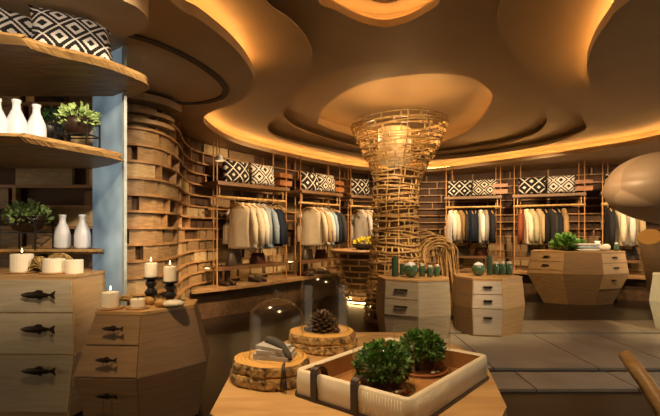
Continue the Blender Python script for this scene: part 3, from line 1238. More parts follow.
mb.lathe([(rad(z_) - 0.075, z_) for z_ in (0.0, 0.35, 0.8, 1.3, 1.75, 2.05, 2.18)], (CX - 0.06, CY, 0), 32)
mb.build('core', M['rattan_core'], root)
mb = MB()
mb.lathe([(0.16, 2.24), (0.24, 2.34), (0.24, 2.78), (0.20, 2.80)], (CX - 0.08, CY, 0), 20)
mb.build('lamp_shade', M['shade_glow'], root)
for (dx, dy) in ((0.0, -0.42), (-0.40, 0.05), (0.42, 0.05)):
    l = bpy.data.lights.new('funnel_lamp', 'POINT')
    l.energy = 2.6
    l.color = WARM
    l.shadow_soft_size = 0.05
    o = bpy.data.objects.new('funnel_lamp', l)
    COL.objects.link(o)
    o.parent = root
    o.location = (dx, dy, 2.66)
for k in range(6):
    l = bpy.data.lights.new('funnel_rim_lamp', 'POINT')
    l.energy = 1.3
    l.color = WARMER
    l.shadow_soft_size = 0.04
    o = bpy.data.objects.new('funnel_rim_lamp', l)
    COL.objects.link(o)
    o.parent = root
    o.location = (0.6 * math.cos(k * PI / 3), 0.6 * math.sin(k * PI / 3), 2.99)
# rolled cane bundle spilling from the foot of the column
mb = MB()
mb.smooth = True
rc = random.Random(5)
for k in range(17):
    f = k / 16
    q = 0.29 - 0.17 * ((k * 7) % 10) / 10           # radius of this cane's loop
    cx_, cz_ = 1.42 + 0.20 * f, 1.00 - 0.10 * f
    yy = 6.80 - 0.22 * f + rc.uniform(-0.02, 0.02)
    pts = []
    for j in range(13):
        a = PI * (1.15 - 1.0 * j / 12)
        pts.append((cx_ + q * math.cos(a), yy + 0.04 * math.sin(a * 2 + k), cz_ + q * math.sin(a)))
    ex, ez = pts[-1][0], pts[-1][2]
    for j in range(1, 6):
        t_ = j / 5
        pts.append((ex + 0.10 * t_ + 0.05 * t_ * math.sin(k), yy, ez * (1 - t_) + 0.0))
    mb.tube(pts, 0.012, 5)
mb.build('cane_curl', M['rattan'], root)

# ------------------------------------------------------------------ lattice counter left of the column
KX, KY = 0.66, 8.12
root = thing('lattice_counter', 'low round slatted counter flaring upwards, lit from inside, left of the column', 'counter', (KX, KY, 0))


def krad(z): return 0.36 + 0.25 * (z / 0.92) ** 0.8


mb = MB()
lv = []
for i in range(9):
    z = 0.06 + i * 0.105
    lp = [(KX + krad(z) * math.cos(2 * PI * k / 40), KY + krad(z) * math.sin(2 * PI * k / 40), z) for k in range(40)]
    lv.append(lp)
    mb.tube(lp, 0.018, 4, closed=True, flat=0.8)
for i in range(8):
    for k in range(i % 2 * 2, 40, 4):
        mb.tube([lv[i][k], lv[i + 1][k]], 0.014, 4)
mb.build('lattice', M['rattan'], root)
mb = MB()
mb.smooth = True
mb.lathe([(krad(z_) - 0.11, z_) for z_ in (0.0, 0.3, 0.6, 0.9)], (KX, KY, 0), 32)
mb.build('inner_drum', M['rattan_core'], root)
mb = MB()
mb.lathe([(0.655, 0.915), (0.665, 0.925), (0.665, 0.945), (0.655, 0.955)], (KX, KY, 0), 40)
mb.build('counter_top', M['bench'], root)
mb = MB()
mb.tube([(KX + 0.345 * math.cos(2 * PI * k / 40), KY + 0.345 * math.sin(2 * PI * k / 40), 0.03) for k in range(40)], 0.012, 4, closed=True)
mb.build('light_ring', M['led_ring'], root)


def bowl_plant(name, label, loc, r, h, leaf_r, mat_leaf, n, size, seed, bowl=None, stand=None, group=None, squash=0.75):
    root = thing(name, label, 'plant', loc, 0, group)
    sh = stand or 0.0
    mb = MB()
    mb.smooth = True
    mb.lathe([(r * 0.35, sh), (r * 0.62, sh + h * 0.12), (r * 0.88, sh + h * 0.5), (r, sh + h), (r * 0.94, sh + h), (r * 0.8, sh + h * 0.6)], (0, 0, 0), 22, cap=True)
    mb.build('bowl', bowl or M['bowl'], root, world=False)
    mb = MB()
    mb.lathe([(r * 0.9, sh + h * 0.86), (r * 0.5, sh + h * 0.93)], (0, 0, 0), 18)
    mb.build('soil', M['soil'], root, world=False)
    mb = MB()
    leaves(mb, (0, 0, sh + h * 0.95), leaf_r, n, size, seed, squash)
    mb.build('foliage', mat_leaf, root, world=False)
    if stand:
        mb = MB()
        q = r * 1.0
        c = [(-q, -q * .8), (q, -q * .8), (q, q * .8), (-q, q * .8)]
        for i in range(4):
            a, b_ = c[i], c[(i + 1) % 4]
            mb.tube([(a[0], a[1], 0), (a[0], a[1], sh + h * 0.75)], 0.007, 4)
            mb.tube([(a[0], a[1], sh + h * 0.75), (b_[0], b_[1], sh + h * 0.75)], 0.007, 4)
            mb.tube([(a[0], a[1], sh * 0.95), (b_[0], b_[1], sh * 0.95)], 0.006, 4)
        mb.tube([(-q, 0, sh * 0.97), (q, 0, sh * 0.97)], 0.006, 4)
        mb.build('wire_stand', M['black'], root, world=False)
    return root


bowl_plant('flower_bowl', 'wide black bowl of yellow-green flowers on the lattice counter', (KX - 0.05, KY - 0.25, 0.955), 0.24, 0.11, 0.17, M['yellow'], 130, 0.06, 5, M['black'], squash=0.6)


# ------------------------------------------------------------------ faceted chests
def fish_mb(L=0.15):
    mb = MB()
    mb.smooth = True
    secs = [(-0.5, 0.012), (-0.44, 0.045), (-0.30, 0.085), (-0.08, 0.100), (0.14, 0.08), (0.30, 0.042), (0.36, 0.035)]
    mb.loft([[(x * L, 0.30 * h * L * math.cos(a) * 1.3, h * L * math.sin(a) * 1.0) for a in [2 * PI * k / 10 for k in range(10)]] for x, h in secs])
    mb.smooth = False
    y = 0.02 * L
    tail = [(0.34, 0.03), (0.50, 0.12), (0.46, 0.0), (0.50, -0.12), (0.34, -0.03)]
    for pts in (tail, [(-0.12, 0.09), (0.0, 0.15), (0.12, 0.13), (0.14, 0.07)], [(-0.02, -0.095), (0.08, -0.14), (0.12, -0.075)]):
        mb.loft([[(x * L, -y, z * L) for x, z in pts], [(x * L, y, z * L) for x, z in pts]])
    # pins that hold the fish on the drawer
    for x in (-0.2, 0.2):
        mb.box((x * L, 0.1 * L, 0), (0.05 * L, 0.22 * L, 0.05 * L))
    return mb


def bar_mb(L=0.13):
    mb = MB()
    mb.box((0, -0.012, 0), (L, 0.014, 0.022))
    for x in (-0.4, 0.4): mb.box((x * L, 0.0, 0), (0.014, 0.03, 0.014))
    return mb


def cup_mb(L=0.11):
    mb = MB()
    mb.smooth = True
    mb.loft([[(x * L, -0.018 * k, 0.016 * s_) for x, s_ in ((-0.5, 0.0), (-0.42, 0.8), (0, 1.0), (0.42, 0.8), (0.5, 0), (0.4, -0.5), (-0.4, -0.5))] for k in (0, 1)])
    return mb


def chest(name, label, top, zt, zb, fb, z0, f0, drawers, mat_body, mat_drawer, mat_top, handle, hl, group=None, mats_by_facet=None, cat='chest of drawers', shift=None):
    """faceted chest: plan polygon (counter-clockwise), widest at its belly height zb; drawers = {facet: [z levels from the top down]}"""
    n = len(top)
    cx, cy = sum(p[0] for p in top) / n, sum(p[1] for p in top) / n
    sc = lambda f: [(cx + (x - cx) * f, cy + (y - cy) * f) for x, y in top]
    belly, bot = sc(fb), sc(f0)
    root = thing(name, label, cat, (cx, cy, 0), 0, group)
    mb = MB()
    mats = [mat_body]
    rings = [[(x, y, z0) for x, y in bot], [(x, y, zb) for x, y in belly], [(x, y, zt - 0.02) for x, y in top]]
    if mats_by_facet:
        mats += list(dict.fromkeys(mats_by_facet.values()))
    vs = [p for r in rings for p in r]
    fs = []
    b0 = len(mb.v)
    mb.v.extend(vs)
    for i in range(2):
        for k in range(n):
            k2 = (k + 1) % n
            mb.mi = mats.index(mats_by_facet[k]) if mats_by_facet and k in mats_by_facet else 0
            mb.face((i * n + k, i * n + k2, (i + 1) * n + k2, (i + 1) * n + k))
    mb.mi = 0
    mb.face(tuple(range(n - 1, -1, -1)))
    mb.face(tuple(2 * n + k for k in range(n)))
    mb.build('body', mats, root)
    mb = MB()
    tt = [(cx + (x - cx) * 1.012, cy + (y - cy) * 1.012) for x, y in top]
    mb.prism(tt, zt - 0.02, zt)
    mb.build('top', mat_top, root)

    def pt(k, u, z):
        k2 = (k + 1) % n
        if z >= zb:
            t_ = (z - zb) / (zt - 0.02 - zb)
            lo, hi = belly, top
        else:
            t_ = (z - z0) / (zb - z0)
            lo, hi = bot, belly
        a = Vector((lo[k][0] + (hi[k][0] - lo[k][0]) * t_, lo[k][1] + (hi[k][1] - lo[k][1]) * t_, z))
        b_ = Vector((lo[k2][0] + (hi[k2][0] - lo[k2][0]) * t_, lo[k2][1] + (hi[k2][1] - lo[k2][1]) * t_, z))
        return a + (b_ - a) * u
    for k, zl in drawers.items():
        for za, zc in zip(zl, zl[1:]):
            g = 0.005
            wdt = (pt(k, 1, za) - pt(k, 0, za)).length
            e = 0.010 / wdt
            q = [pt(k, e, zc + g), pt(k, 1 - e, zc + g), pt(k, 1 - e, za - g), pt(k, e, za - g)]
            nn = (q[1] - q[0]).cross(q[3] - q[0]).normalized()
            mb = MB()
            mb.hexa([q[0] - nn * 0.001, q[1] - nn * 0.001, q[1] + nn * 0.010, q[0] + nn * 0.010, q[3] - nn * 0.001, q[2] - nn * 0.001, q[2] + nn * 0.010, q[3] + nn * 0.010])
            d = mb.build('drawer', mat_drawer, root)
            c = (q[0] + q[1] + q[2] + q[3]) / 4 + nn * (0.010 + (0.030 if handle is fish_mb else 0.006)) + Vector((0, 0, max(0, (za - zc) / 2 - min(0.45 * (za - zc), 0.105))))
            if shift: c += (q[1] - q[0]).normalized() * shift
            hx = (q[1] - q[0]).normalized()
            hz = hx.cross(-nn) * -1 if False else nn.cross(hx)
            hm = handle(hl)
            R3 = Matrix((hx, -nn, hz)).transposed()
            hm.v = [tuple(R3 @ Vector(p) + c) for p in hm.v]
            h = hm.build('handle', M['bronze'], d)
            if handle is fish_mb: h['label'] = 'dark bronze fish-shaped handle'
    return root


chest('faceted_chest', 'tall grey-oak chest with three fish handles at the left edge', [(-2.75, 3.07), (-1.74, 3.05), (-1.70, 3.40), (-2.75, 3.48)],
      0.995, 0.46, 1.045, 0.02, 0.93, {0: [0.965, 0.74, 0.46, 0.06]}, M['oak'], M['oak_grey'], M['oak_warm'], fish_mb, 0.235, shift=0.29)
chest('faceted_chest', 'small brown faceted chest with fish handles beside the tall grey-oak chest', [(-1.50, 2.88), (-1.19, 2.86), (-0.95, 3.13), (-1.0, 3.38), (-1.22, 3.36), (-1.42, 3.05)],
      0.78, 0.385, 1.34, 0.02, 1.12, {0: [0.755, 0.575, 0.385, 0.06]}, M['oak_brown'], M['oak_brown'], M['oak_warm'], fish_mb, 0.14)
chest('faceted_chest', 'pale faceted chest in front of the woven column', [(0.66, 5.36), (1.02, 5.18), (1.40, 5.30), (1.47, 5.62), (1.28, 5.98), (0.78, 5.98), (0.60, 5.68)],
      0.72, 0.30, 1.055, 0.0, 0.95, {0: [0.69, 0.49, 0.30]}, M['oak_grey'], M['oak_grey'], M['oak_warm'], bar_mb, 0.16)
chest('faceted_chest', 'faceted oak chest with whitened drawers right of the woven column', [(1.60, 5.72), (1.72, 5.42), (2.05, 5.36), (2.40, 5.62), (2.36, 6.1), (1.68, 6.12)],
      0.72, 0.36, 1.08, 0.0, 0.98, {1: [0.69, 0.53, 0.36, 0.04]}, M['oak'], M['drawer_white'], M['oak_warm'], bar_mb, 0.10, mats_by_facet={0: M['oak_brown']})
chest('display_island', 'large boat-shaped faceted oak island with drawers at both ends', [(3.60, 8.05), (4.06, 7.80), (4.62, 7.68), (5.15, 7.86), (5.25, 8.2), (4.75, 8.42), (3.85, 8.48)],
      0.93, 0.54, 1.09, 0.0, 0.74, {0: [0.90, 0.75, 0.60], 2: [0.90, 0.73, 0.54, 0.28]}, M['oak_brown'], M['oak'], M['oak_warm'], cup_mb, 0.12, cat='island', mats_by_facet={0: M['oak_warm'], 1: M['oak_brown']})  # left facet's honey oak puts its lit look into the colour
wc = [(4.63 + 0.40 * math.cos(PI / 3.5 * k + 0.3), 5.85 + 0.36 * math.sin(PI / 3.5 * k + 0.3)) for k in range(7)]
chest('faceted_chest', 'white-painted faceted chest cut by the right edge of the photo', wc, 0.72, 0.38, 1.12, 0.016, 0.92, {4: [0.69, 0.53, 0.38]}, M['chest_white'], M['chest_white'], M['chest_white'], bar_mb, 0.1)

# front table
ft = [(-0.36, 1.35), (-0.05, 1.03), (0.33, 1.03), (0.55, 1.40), (0.66, 1.95), (0.50, 2.42), (-0.12, 2.42), (-0.39, 1.9)]
root = thing('display_table', 'eight-sided honey-oak display table in the foreground', 'table', (0.12, 1.7, 0))
cx, cy = 0.12, 1.7
mb = MB()
mb.loft([[(cx + (x - cx) * f, cy + (y - cy) * f, z) for x, y in ft] for z, f in ((0, 0.70), (0.35, 0.98), (0.71, 0.97))])
mb.build('body', M['oak_brown'], root)
mb = MB()
mb.prism(ft, 0.71, 0.75)
mb.build('table_top', M['oak_warm'], root)


# ------------------------------------------------------------------ slab shelves
def slab(pts_front, yb, z, th, label, bracket=True):
    """pts_front: front edge from left to right (world xy); yb: back line"""
    fr = catmull(pts_front, 8, False)
    xs0 = fr[0][0]
    root = thing('slab_shelf', label, 'shelf', (-1.9, 3.2, z), 0, 'live-edge slab shelves')
    back = [(fr[-1][0] - 0.14, fr[-1][1] + 0.20), (fr[-1][0] - 0.36, yb), (xs0, yb)]
    rr = random.Random(int(z * 100))
    top_, mid, low = [], [], []
    for i, (x, y) in enumerate(fr):
        j = rr.uniform(-0.005, 0.005)
        top_.append((x + 0.004, y + 0.02 + j, z))
        mid.append((x + rr.uniform(-0.003, 0.003), y - 0.012 + j, z - th * rr.uniform(0.4, 0.52)))
        low.append((x + 0.004, y + 0.055 + j + rr.uniform(-0.004, 0.004), z - th))
    rings = []
    for src, dz in ((low, -th), (mid, -th * 0.5), (top_, 0)):
        rings.append(list(src) + [(x, y, z + dz) for x, y in back])
    mb = MB()
    n = len(rings[0])
    nf = len(fr)
    vs = [p for r in rings for p in r]
    mb.v.extend(vs)
    for i in range(2):
        for k in range(n):
            k2 = (k + 1) % n
            mb.mi = 1 if k < nf else 0
            mb.face((i * n + k, i * n + k2, (i + 1) * n + k2, (i + 1) * n + k))
    mb.mi = 0
    mb.face(tuple(range(n - 1, -1, -1)))
    mb.face(tuple(2 * n + k for k in range(n)))
    mb.build('board', [M['live'], M['live_edge']], root)
    if bracket:
        for x in (-2.75, -2.15):
            mb = MB()
            mb.box((x, (yb + 3.59) / 2, z - th / 2), (0.04, 3.60 - yb, 0.03))
            mb.build('bracket', M['black'], root)
    return root


S1, S2, S3 = 2.36, 1.84, 1.155
slab([(-2.6, 2.15)] + [onz(x, y, S1) for x, y in [(0, 30), (25, 36), (50, 44), (80, 51), (105, 58), (128, 67), (143, 74), (146, 79)]] + [(-1.33, 3.2)], 3.40, S1, 0.05,
     'thick live-edge slab shelf, highest at the left, carrying cushions')
slab([(-2.8, 2.35)] + [onz(x, y, S2) for x, y in [(0, 132), (20, 132.5), (40, 136), (60, 140), (85, 145), (105, 149), (120, 153)]] + [(-1.47, 3.15)], 3.58, S2, 0.05,
     'live-edge slab shelf, middle of the three, carrying white bottles')
slab([(-2.9, 3.42), (-2.4, 3.40), (-2.0, 3.38), (-1.80, 3.40), (-1.74, 3.44)], 3.58, S3, 0.04,
     'live-edge slab shelf, lowest of the three, just above the tall chest', False)

# cushions on the highest shelf
cushion((-1.56, 2.745, S1 + 0.004), math.atan2(0.22, 0.27), 'ivory cushion with black lattice motif, right end of the highest slab shelf', 'cushions on the slab shelf', PAT_S, -0.28, 0.88, 0.76)
cushion((-1.83, 2.72, S1 + 0.004), math.atan2(0.30, 0.20), 'black cushion with ivory motif behind the large ivory one on the slab shelf', 'cushions on the slab shelf', PAT_SB, -0.2, 0.80, 0.68)
cushion((-2.05, 2.58, S1 + 0.004), math.atan2(0.20, 0.30), 'ivory patterned cushion cut by the left edge of the photo', 'cushions on the slab shelf', PAT_S, -0.25, 0.82, 0.68)


# ------------------------------------------------------------------ bottles
def bottle_mb():
    mb = MB()
    mb.smooth = True
    mb.lathe([(0.030, 0), (0.052, 0.004), (0.056, 0.02), (0.056, 0.10), (0.050, 0.135), (0.034, 0.175), (0.023, 0.20), (0.021, 0.235), (0.025, 0.24), (0.025, 0.255), (0.017, 0.258), (0.016, 0.22)], (0, 0, 0), 24)
    return mb


bot0 = []


def bottle(loc, label, s=1.0):
    if not bot0:
        o = bottle_mb().build('bottle', M['ceramic'], loc=(0, 0, 0))
        bot0.append(o)
    else:
        o = bot0[0].copy()
        COL.objects.link(o)
    o.location = loc
    o.scale = (s, s, s)
    return tag(o, label, 'bottle', 'white ceramic bottles')


bottle((at(-3, 2.72), 2.72, S2), 'white ceramic bottle on the middle slab shelf, half cut by the left edge')
bottle((at(16.5, 2.78), 2.78, S2), 'white ceramic bottle on the middle slab shelf, centre of three', 1.03)
bottle((at(36.5, 2.86), 2.86, S2), 'white ceramic bottle on the middle slab shelf, nearest the wire plant stand')
bottle((at(62.5, 3.47), 3.47, S3), 'white ceramic bottle on the lowest slab shelf, nearer the leafy bowl', 1.03)
bottle((at(82.5, 3.46), 3.46, S3), 'white ceramic bottle on the lowest slab shelf, nearer the blue panel', 1.03)
bowl_plant('bowl_plant', 'pale leafy plant in a dark bowl on a wire stand, middle slab shelf', (at(78, 3.08), 3.08, S2), 0.105, 0.11, 0.12, M['leaf_pale'], 150, 0.045, 8, stand=0.11)
bowl_plant('bowl_plant', 'dark leafy plant in a black pot behind the wire stand, middle slab shelf', (at(50, 3.33), 3.33, S2), 0.09, 0.17, 0.10, M['leaf_dark'], 110, 0.05, 9, M['black'], stand=0.10)
bowl_plant('bowl_plant', 'green leafy plant in a brown bowl on a wire stand, lowest slab shelf', (at(27, 3.47), 3.47, S3), 0.135, 0.12, 0.14, M['leaf_pale'], 260, 0.045, 10, stand=0.13)


# ------------------------------------------------------------------ candles and trinkets
def candle(loc, r, h, label, plate=0.0, lit=True, group='white pillar candles', mat=None):
    root = thing('candle', label, 'candle', loc, 0, group)
    mb = MB()
    mb.smooth = False
    mb.lathe([(r * 0.97, 0.0), (r, 0.004), (r, h - 0.004), (r * 0.94, h), (r * 0.3, h - 0.006)], (0, 0, 0), 24)
    mb.build('wax', mat or M['wax'], root, world=False)
    mb = MB()
    mb.tube([(0, 0, h - 0.008), (0.001, 0, h + 0.012)], 0.0018, 5)
    mb.build('wick', M['black'], root, world=False)
    if lit:
        mb = MB()
        mb.smooth = True
        mb.lathe([(0.001, h + 0.010), (0.006, h + 0.017), (0.0045, h + 0.028), (0.0008, h + 0.042)], (0, 0, 0), 10)
        mb.build('flame', M['flame'], root, world=False)
    return root


def plate(loc, r, label, mat, cat='plate', name='plate', h=0.012):
    mb = MB()
    mb.smooth = True
    mb.lathe([(r * 0.9, 0), (r, h * 0.5), (r, h), (r * 0.96, h), (r * 0.9, h * 0.7)], (0, 0, 0), 28)
    o = mb.build(name, mat, loc=(0, 0, 0))
    o.location = loc
    return tag(o, label, cat)


T1, T2 = 0.995, 0.78
plate((at(22, 3.20), 3.20, T1), 0.095, 'round wooden plate under the large candle on the tall chest', M['oak_warm'])
candle((at(22, 3.20), 3.20, T1 + 0.010), 0.072, 0.125, 'broad white candle at the left of the tall chest top')
plate((at(54, 3.16), 3.16, T1), 0.09, 'round wooden plate under the middle candle on the tall chest', M['oak_warm'])
candle((at(54, 3.16), 3.16, T1 + 0.010), 0.070, 0.095, 'squat white candle at the middle of the tall chest top', lit=False)
candle((at(74, 3.18), 3.18, T1), 0.060, 0.095, 'squat white candle at the right of the tall chest top', lit=False)


def raffia(loc, w, h, label, seed, name='raffia_bundle'):
    rr = random.Random(seed)
    mb = MB()
    mb.smooth = True
    for k in range(46):
        y0 = rr.uniform(-0.035, 0.035)
        pts = []
        ph, am = rr.uniform(0, 6), rr.uniform(0.3, 1.0)
        for j in range(8):
            t_ = j / 7
            pts.append(((t_ - 0.5) * w + rr.uniform(-.01, .01), y0 + 0.015 * math.sin(t_ * 5 + ph), 0.008 + h * am * math.sin(PI * t_) ** 0.7))
        mb.tube(pts, 0.004, 4)
    o = mb.build(name, M['raffia'], loc=(0, 0, 0))
    o.location = loc
    return tag(o, label, 'raffia')


raffia((at(58, 3.30), 3.31, T1), 0.26, 0.13, 'tangled raffia bundle behind the candles on the tall chest', 3)
raffia((at(38, 3.2), 3.2, T1), 0.10, 0.11, 'small raffia tuft beside the broad candle on the tall chest', 4)

plate((at(112, 3.0), 2.98, T2), 0.085, 'round wooden plate under the left candle on the small chest', M['oak_warm'])
candle((at(112, 3.0), 2.98, T2 + 0.010), 0.053, 0.10, 'white candle at the left of the small brown chest top')
plate((at(138, 2.98), 2.98, T2), 0.075, 'shallow wooden plate under the short candle on the small chest', M['oak_warm'])
candle((at(138, 2.98), 2.98, T2 + 0.010), 0.046, 0.055, 'short white candle between plates on the small brown chest', lit=False)


def candle_stand(loc, h, label):
    root = thing('candle_holder', label, 'candle holder', loc, 0, 'black candle holders')
    mb = MB()
    mb.smooth = True
    mb.lathe([(0.048, 0), (0.05, 0.008), (0.03, 0.016), (0.022, h * 0.2), (0.042, h * 0.36), (0.045, h * 0.42), (0.024, h * 0.56), (0.024, h * 0.6), (0.040, h * 0.74), (0.026, h * 0.9)], (0, 0, 0), 22)
    mb.build('stem', M['black'], root, world=False)
    mb = MB()
    mb.lathe([(0.03, h * 0.9), (0.05, h * 0.93), (0.052, h), (0.03, h)], (0, 0, 0), 22)
    mb.build('cup', M['black'], root, world=False)
    return root


candle_stand((at(151, 3.22), 3.22, T2), 0.185, 'black turned candle holder, taller, back left of the small chest top')
candle((at(151, 3.22), 3.22, T2 + 0.185), 0.043, 0.10, 'white candle on the taller black holder')
candle_stand((at(170, 3.16), 3.16, T2), 0.16, 'black turned candle holder, shorter, back right of the small chest top')
candle((at(170, 3.16), 3.16, T2 + 0.16), 0.043, 0.105, 'white candle on the shorter black holder')


def pebble(loc, s, label, mat, name='pebble', cat='pebble', group=None, rz=0):
    mb = MB()
    mb.smooth = True
    mb.lathe([(0.02, -1), (0.5, -0.88), (0.87, -0.5), (1.0, 0), (0.87, 0.5), (0.5, 0.88), (0.02, 1)], (0, 0, 0), 16)
    mb.v = [(x * s[0], y * s[1], z * s[2] + s[2]) for x, y, z in mb.v]
    o = mb.build(name, mat, loc=(0, 0, 0))
    o.location = loc
    o.rotation_euler = (0, 0, rz)
    return tag(o, label, cat, group)


pebble((at(157, 2.96), 3.03, T2), (0.045, 0.03, 0.028), 'gilded seed pod between the short candle and white stone', M['gold_pod'], 'seed_pod', 'seed pod', rz=0.4)
pebble((at(147, 3.1), 3.12, T2), (0.05, 0.03, 0.03), 'gilded seed pod in front of the taller black holder', M['gold_pod'], 'seed_pod', 'seed pod', rz=-0.3)
pebble((at(172, 2.99), 3.02, T2), (0.075, 0.055, 0.026), 'flat white stone at the right of the small chest top', M['stone_pale'])
raffia((at(125, 3.12), 3.13, T2), 0.14, 0.06, 'loose raffia twist behind the candles on the small chest', 6)


# ---- green glass on the two chests by the column
def cyl_candle(loc, r, h, label):
    return candle(loc, r, h, label, lit=False, group='dark green candles', mat=M['green_cand'])


def float_ball(loc, r, label):
    root = thing('glass_ball', label, 'ornament', loc, 0, 'green glazed ornaments')
    mb = MB()
    mb.smooth = True
    mb.lathe([(r * math.sin(PI * k / 12 + 0.001), r - r * math.cos(PI * k / 12)) for k in range(10)], (0, 0, 0), 22)
    mb.build('bowl', M['green_glass'], root, world=False)
    mb = MB()
    mb.smooth = True
    mb.lathe([(r * 0.80, r * 1.5), (r * 0.78, r * 1.62), (r * 0.55, r * 1.86), (r * 0.25, r * 2.02), (0.004, r * 2.1)], (0, 0, 0), 20)
    mb.build('cap', M['ceramic'], root, world=False)
    return root


def small_jar(loc, label, s=1.0):
    root = thing('jar', label, 'jar', loc, 0, 'small green jars')
    mb = MB()
    mb.smooth = True
    mb.lathe([(0.030 * s, 0), (0.037 * s, 0.006), (0.040 * s, 0.06 * s), (0.036 * s, 0.11 * s), (0.026 * s, 0.125 * s)], (0, 0, 0), 16)
    mb.build('jar_body', M['green_glass'], root, world=False)
    mb = MB()
    mb.lathe([(0.029 * s, 0.122 * s), (0.030 * s, 0.14 * s), (0.02 * s, 0.148 * s)], (0, 0, 0), 16)
    mb.build('lid', M['stone_pale'], root, world=False)
    return root


TA = 0.72
cyl_candle((at(395, 5.6), 5.6, TA), 0.042, 0.24, 'tall dark green candle on the pale chest before the column')
cyl_candle((at(402, 5.75), 5.75, TA), 0.03, 0.15, 'short dark green candle behind the capped ball on the pale chest')
float_ball((at(410, 5.55), 5.5, TA), 0.092, 'round green ornament with white cap on the pale chest')
small_jar((at(422, 5.62), 5.62, TA), 'small green jar next to the capped ball on the pale chest', 1.1)
small_jar((at(430, 5.55), 5.55, TA), 'small green jar, second from right on the pale chest', 1.0)
small_jar((at(437, 5.65), 5.65, TA), 'small green jar, last on the right of the pale chest', 1.0)
float_ball((at(478, 5.7), 5.68, TA), 0.085, 'round green ornament with white cap on the oak chest')
cyl_candle((at(488.5, 5.85), 5.82, TA), 0.034, 0.25, 'tall dark green candle on the chest with whitened drawers')
for i, x in enumerate((496, 502.5, 509)):
    small_jar((at(x, 5.85), 5.85, TA), ('small green jar beside the tall candle on the oak chest', 'small green jar, middle of the oak chest row', 'small green jar, right end of the oak chest row')[i], 1.15)

# ---- island top
TI = 0.93
root = thing('potted_plant', 'bushy bright green plant on the island', 'plant', (4.28, 8.12, TI))
mb = MB()
mb.smooth = True
mb.lathe([(0.08, 0), (0.12, 0.01), (0.15, 0.10), (0.14, 0.10)], (0, 0, 0), 18)
mb.build('pot', M['bowl'], root, world=False)
mb = MB()
leaves(mb, (0, 0, 0.10), 0.23, 230, 0.10, 31, 0.65)
mb.build('foliage', M['leaf'], root, world=False)


def folded(loc, rz, n, size, label, mats, name='folded_cloth', cat='cloth', group=None):
    for i in range(n):
        mb = MB()
        wd, dp, h = size
        mb.smooth = True
        rings = []
        for y in (-dp / 2, -dp / 4, 0, dp / 4, dp / 2):
            rings.append([(wd / 2 * math.copysign(abs(math.cos(a)) ** 0.4, math.cos(a)), y, h / 2 + h / 2 * math.copysign(abs(math.sin(a)) ** 0.6, math.sin(a))) for a in [2 * PI * k / 16 for k in range(16)]])
        mb.loft(rings)
        o = mb.build(name, mats[i % len(mats)], loc=(0, 0, 0))
        o.location = (loc[0], loc[1], loc[2] + i * h)
        o.rotation_euler = (0, 0, rz + 0.06 * (i % 2))
        tag(o, label[i], cat, group)


folded((4.50, 7.92, TI), -0.1, 3, (0.36, 0.26, 0.045), ['folded white cloth at the bottom of the island pile', 'folded pale blue cloth in the middle of the island pile', 'folded white cloth on top of the island pile'],
       [M['white_cloth'], CL['pale blue'], M['white_cloth']], group='folded cloths on the island')
pebble((4.83, 7.95, TI), (0.12, 0.07, 0.05), 'long pale seashell on the island beside the folded cloths', M['stone_pale'], 'seashell', 'seashell', rz=0.2)
pebble((4.98, 8.12, TI), (0.08, 0.07, 0.06), 'rounded pale seashell at the right end of the island', M['stone_pale'], 'seashell', 'seashell')
root = thing('vase', 'small white vase at the right end of the island', 'vase', (4.85, 8.16, TI))
mb = MB()
mb.smooth = True
mb.lathe([(0.04, 0), (0.07, 0.03), (0.075, 0.08), (0.04, 0.14), (0.055, 0.17), (0.045, 0.165)], (0, 0, 0), 18)
mb.build('vase_body', M['ceramic'], root, world=False)
small_jar((5.06, 7.95, TI), 'small green jar at the right corner of the island', 1.0)

# ------------------------------------------------------------------ front table display
TT = 0.75


def log_stack(cx, cy, r, label_low, label_up, seed):
    for i, lab in enumerate((label_low, label_up)):
        rr = random.Random(seed + i)
        h = 0.038
        root = thing('log_slice', lab, 'log slice', (cx + rr.uniform(-.008, .008), cy, TT + i * (h + 0.001)), 0, 'stacked log slices')
        f = 0.97 if i else 1.02
        n = 56
        prof_ = [r * f * (1 + 0.035 * math.sin(3 * 2 * PI * k / n + seed) + 0.02 * math.sin(7 * 2 * PI * k / n + i) + rr.uniform(-.012, .012)) for k in range(n)]
        mb = MB()
        rings = []
        for z, g in ((0, 0.975), (h * 0.25, 1.01), (h * 0.75, 1.0), (h, 0.97)):
            rings.append([(prof_[k] * g * (1 + rr.uniform(-.012, .012)) * math.cos(2 * PI * k / n), prof_[k] * g * (1 + rr.uniform(-.012, .012)) * math.sin(2 * PI * k / n), z) for k in range(n)])
        mb.loft(rings)
        mb.build('bark', M['bark'], root, world=False)
        mb = MB()
        mb.loft([[(p * 0.955 * math.cos(2 * PI * k / n), p * 0.955 * math.sin(2 * PI * k / n), z) for k, p in enumerate(prof_)] for z in (h - 0.004, h + 0.001)])
        mb.build('cut_face', M['rings'], root, world=False)
    return TT + 2 * (h + 0.001)


LX, LY = -0.215, 1.675
zt1 = log_stack(LX, LY, 0.145, 'lower bark-edged log slice under the left glass dome', 'upper bark-edged log slice under the left glass dome', 11)
BX, BY = -0.03, 2.12
zt2 = log_stack(BX, BY, 0.160, 'lower bark-edged log slice under the rear glass dome', 'upper bark-edged log slice under the rear glass dome', 17)


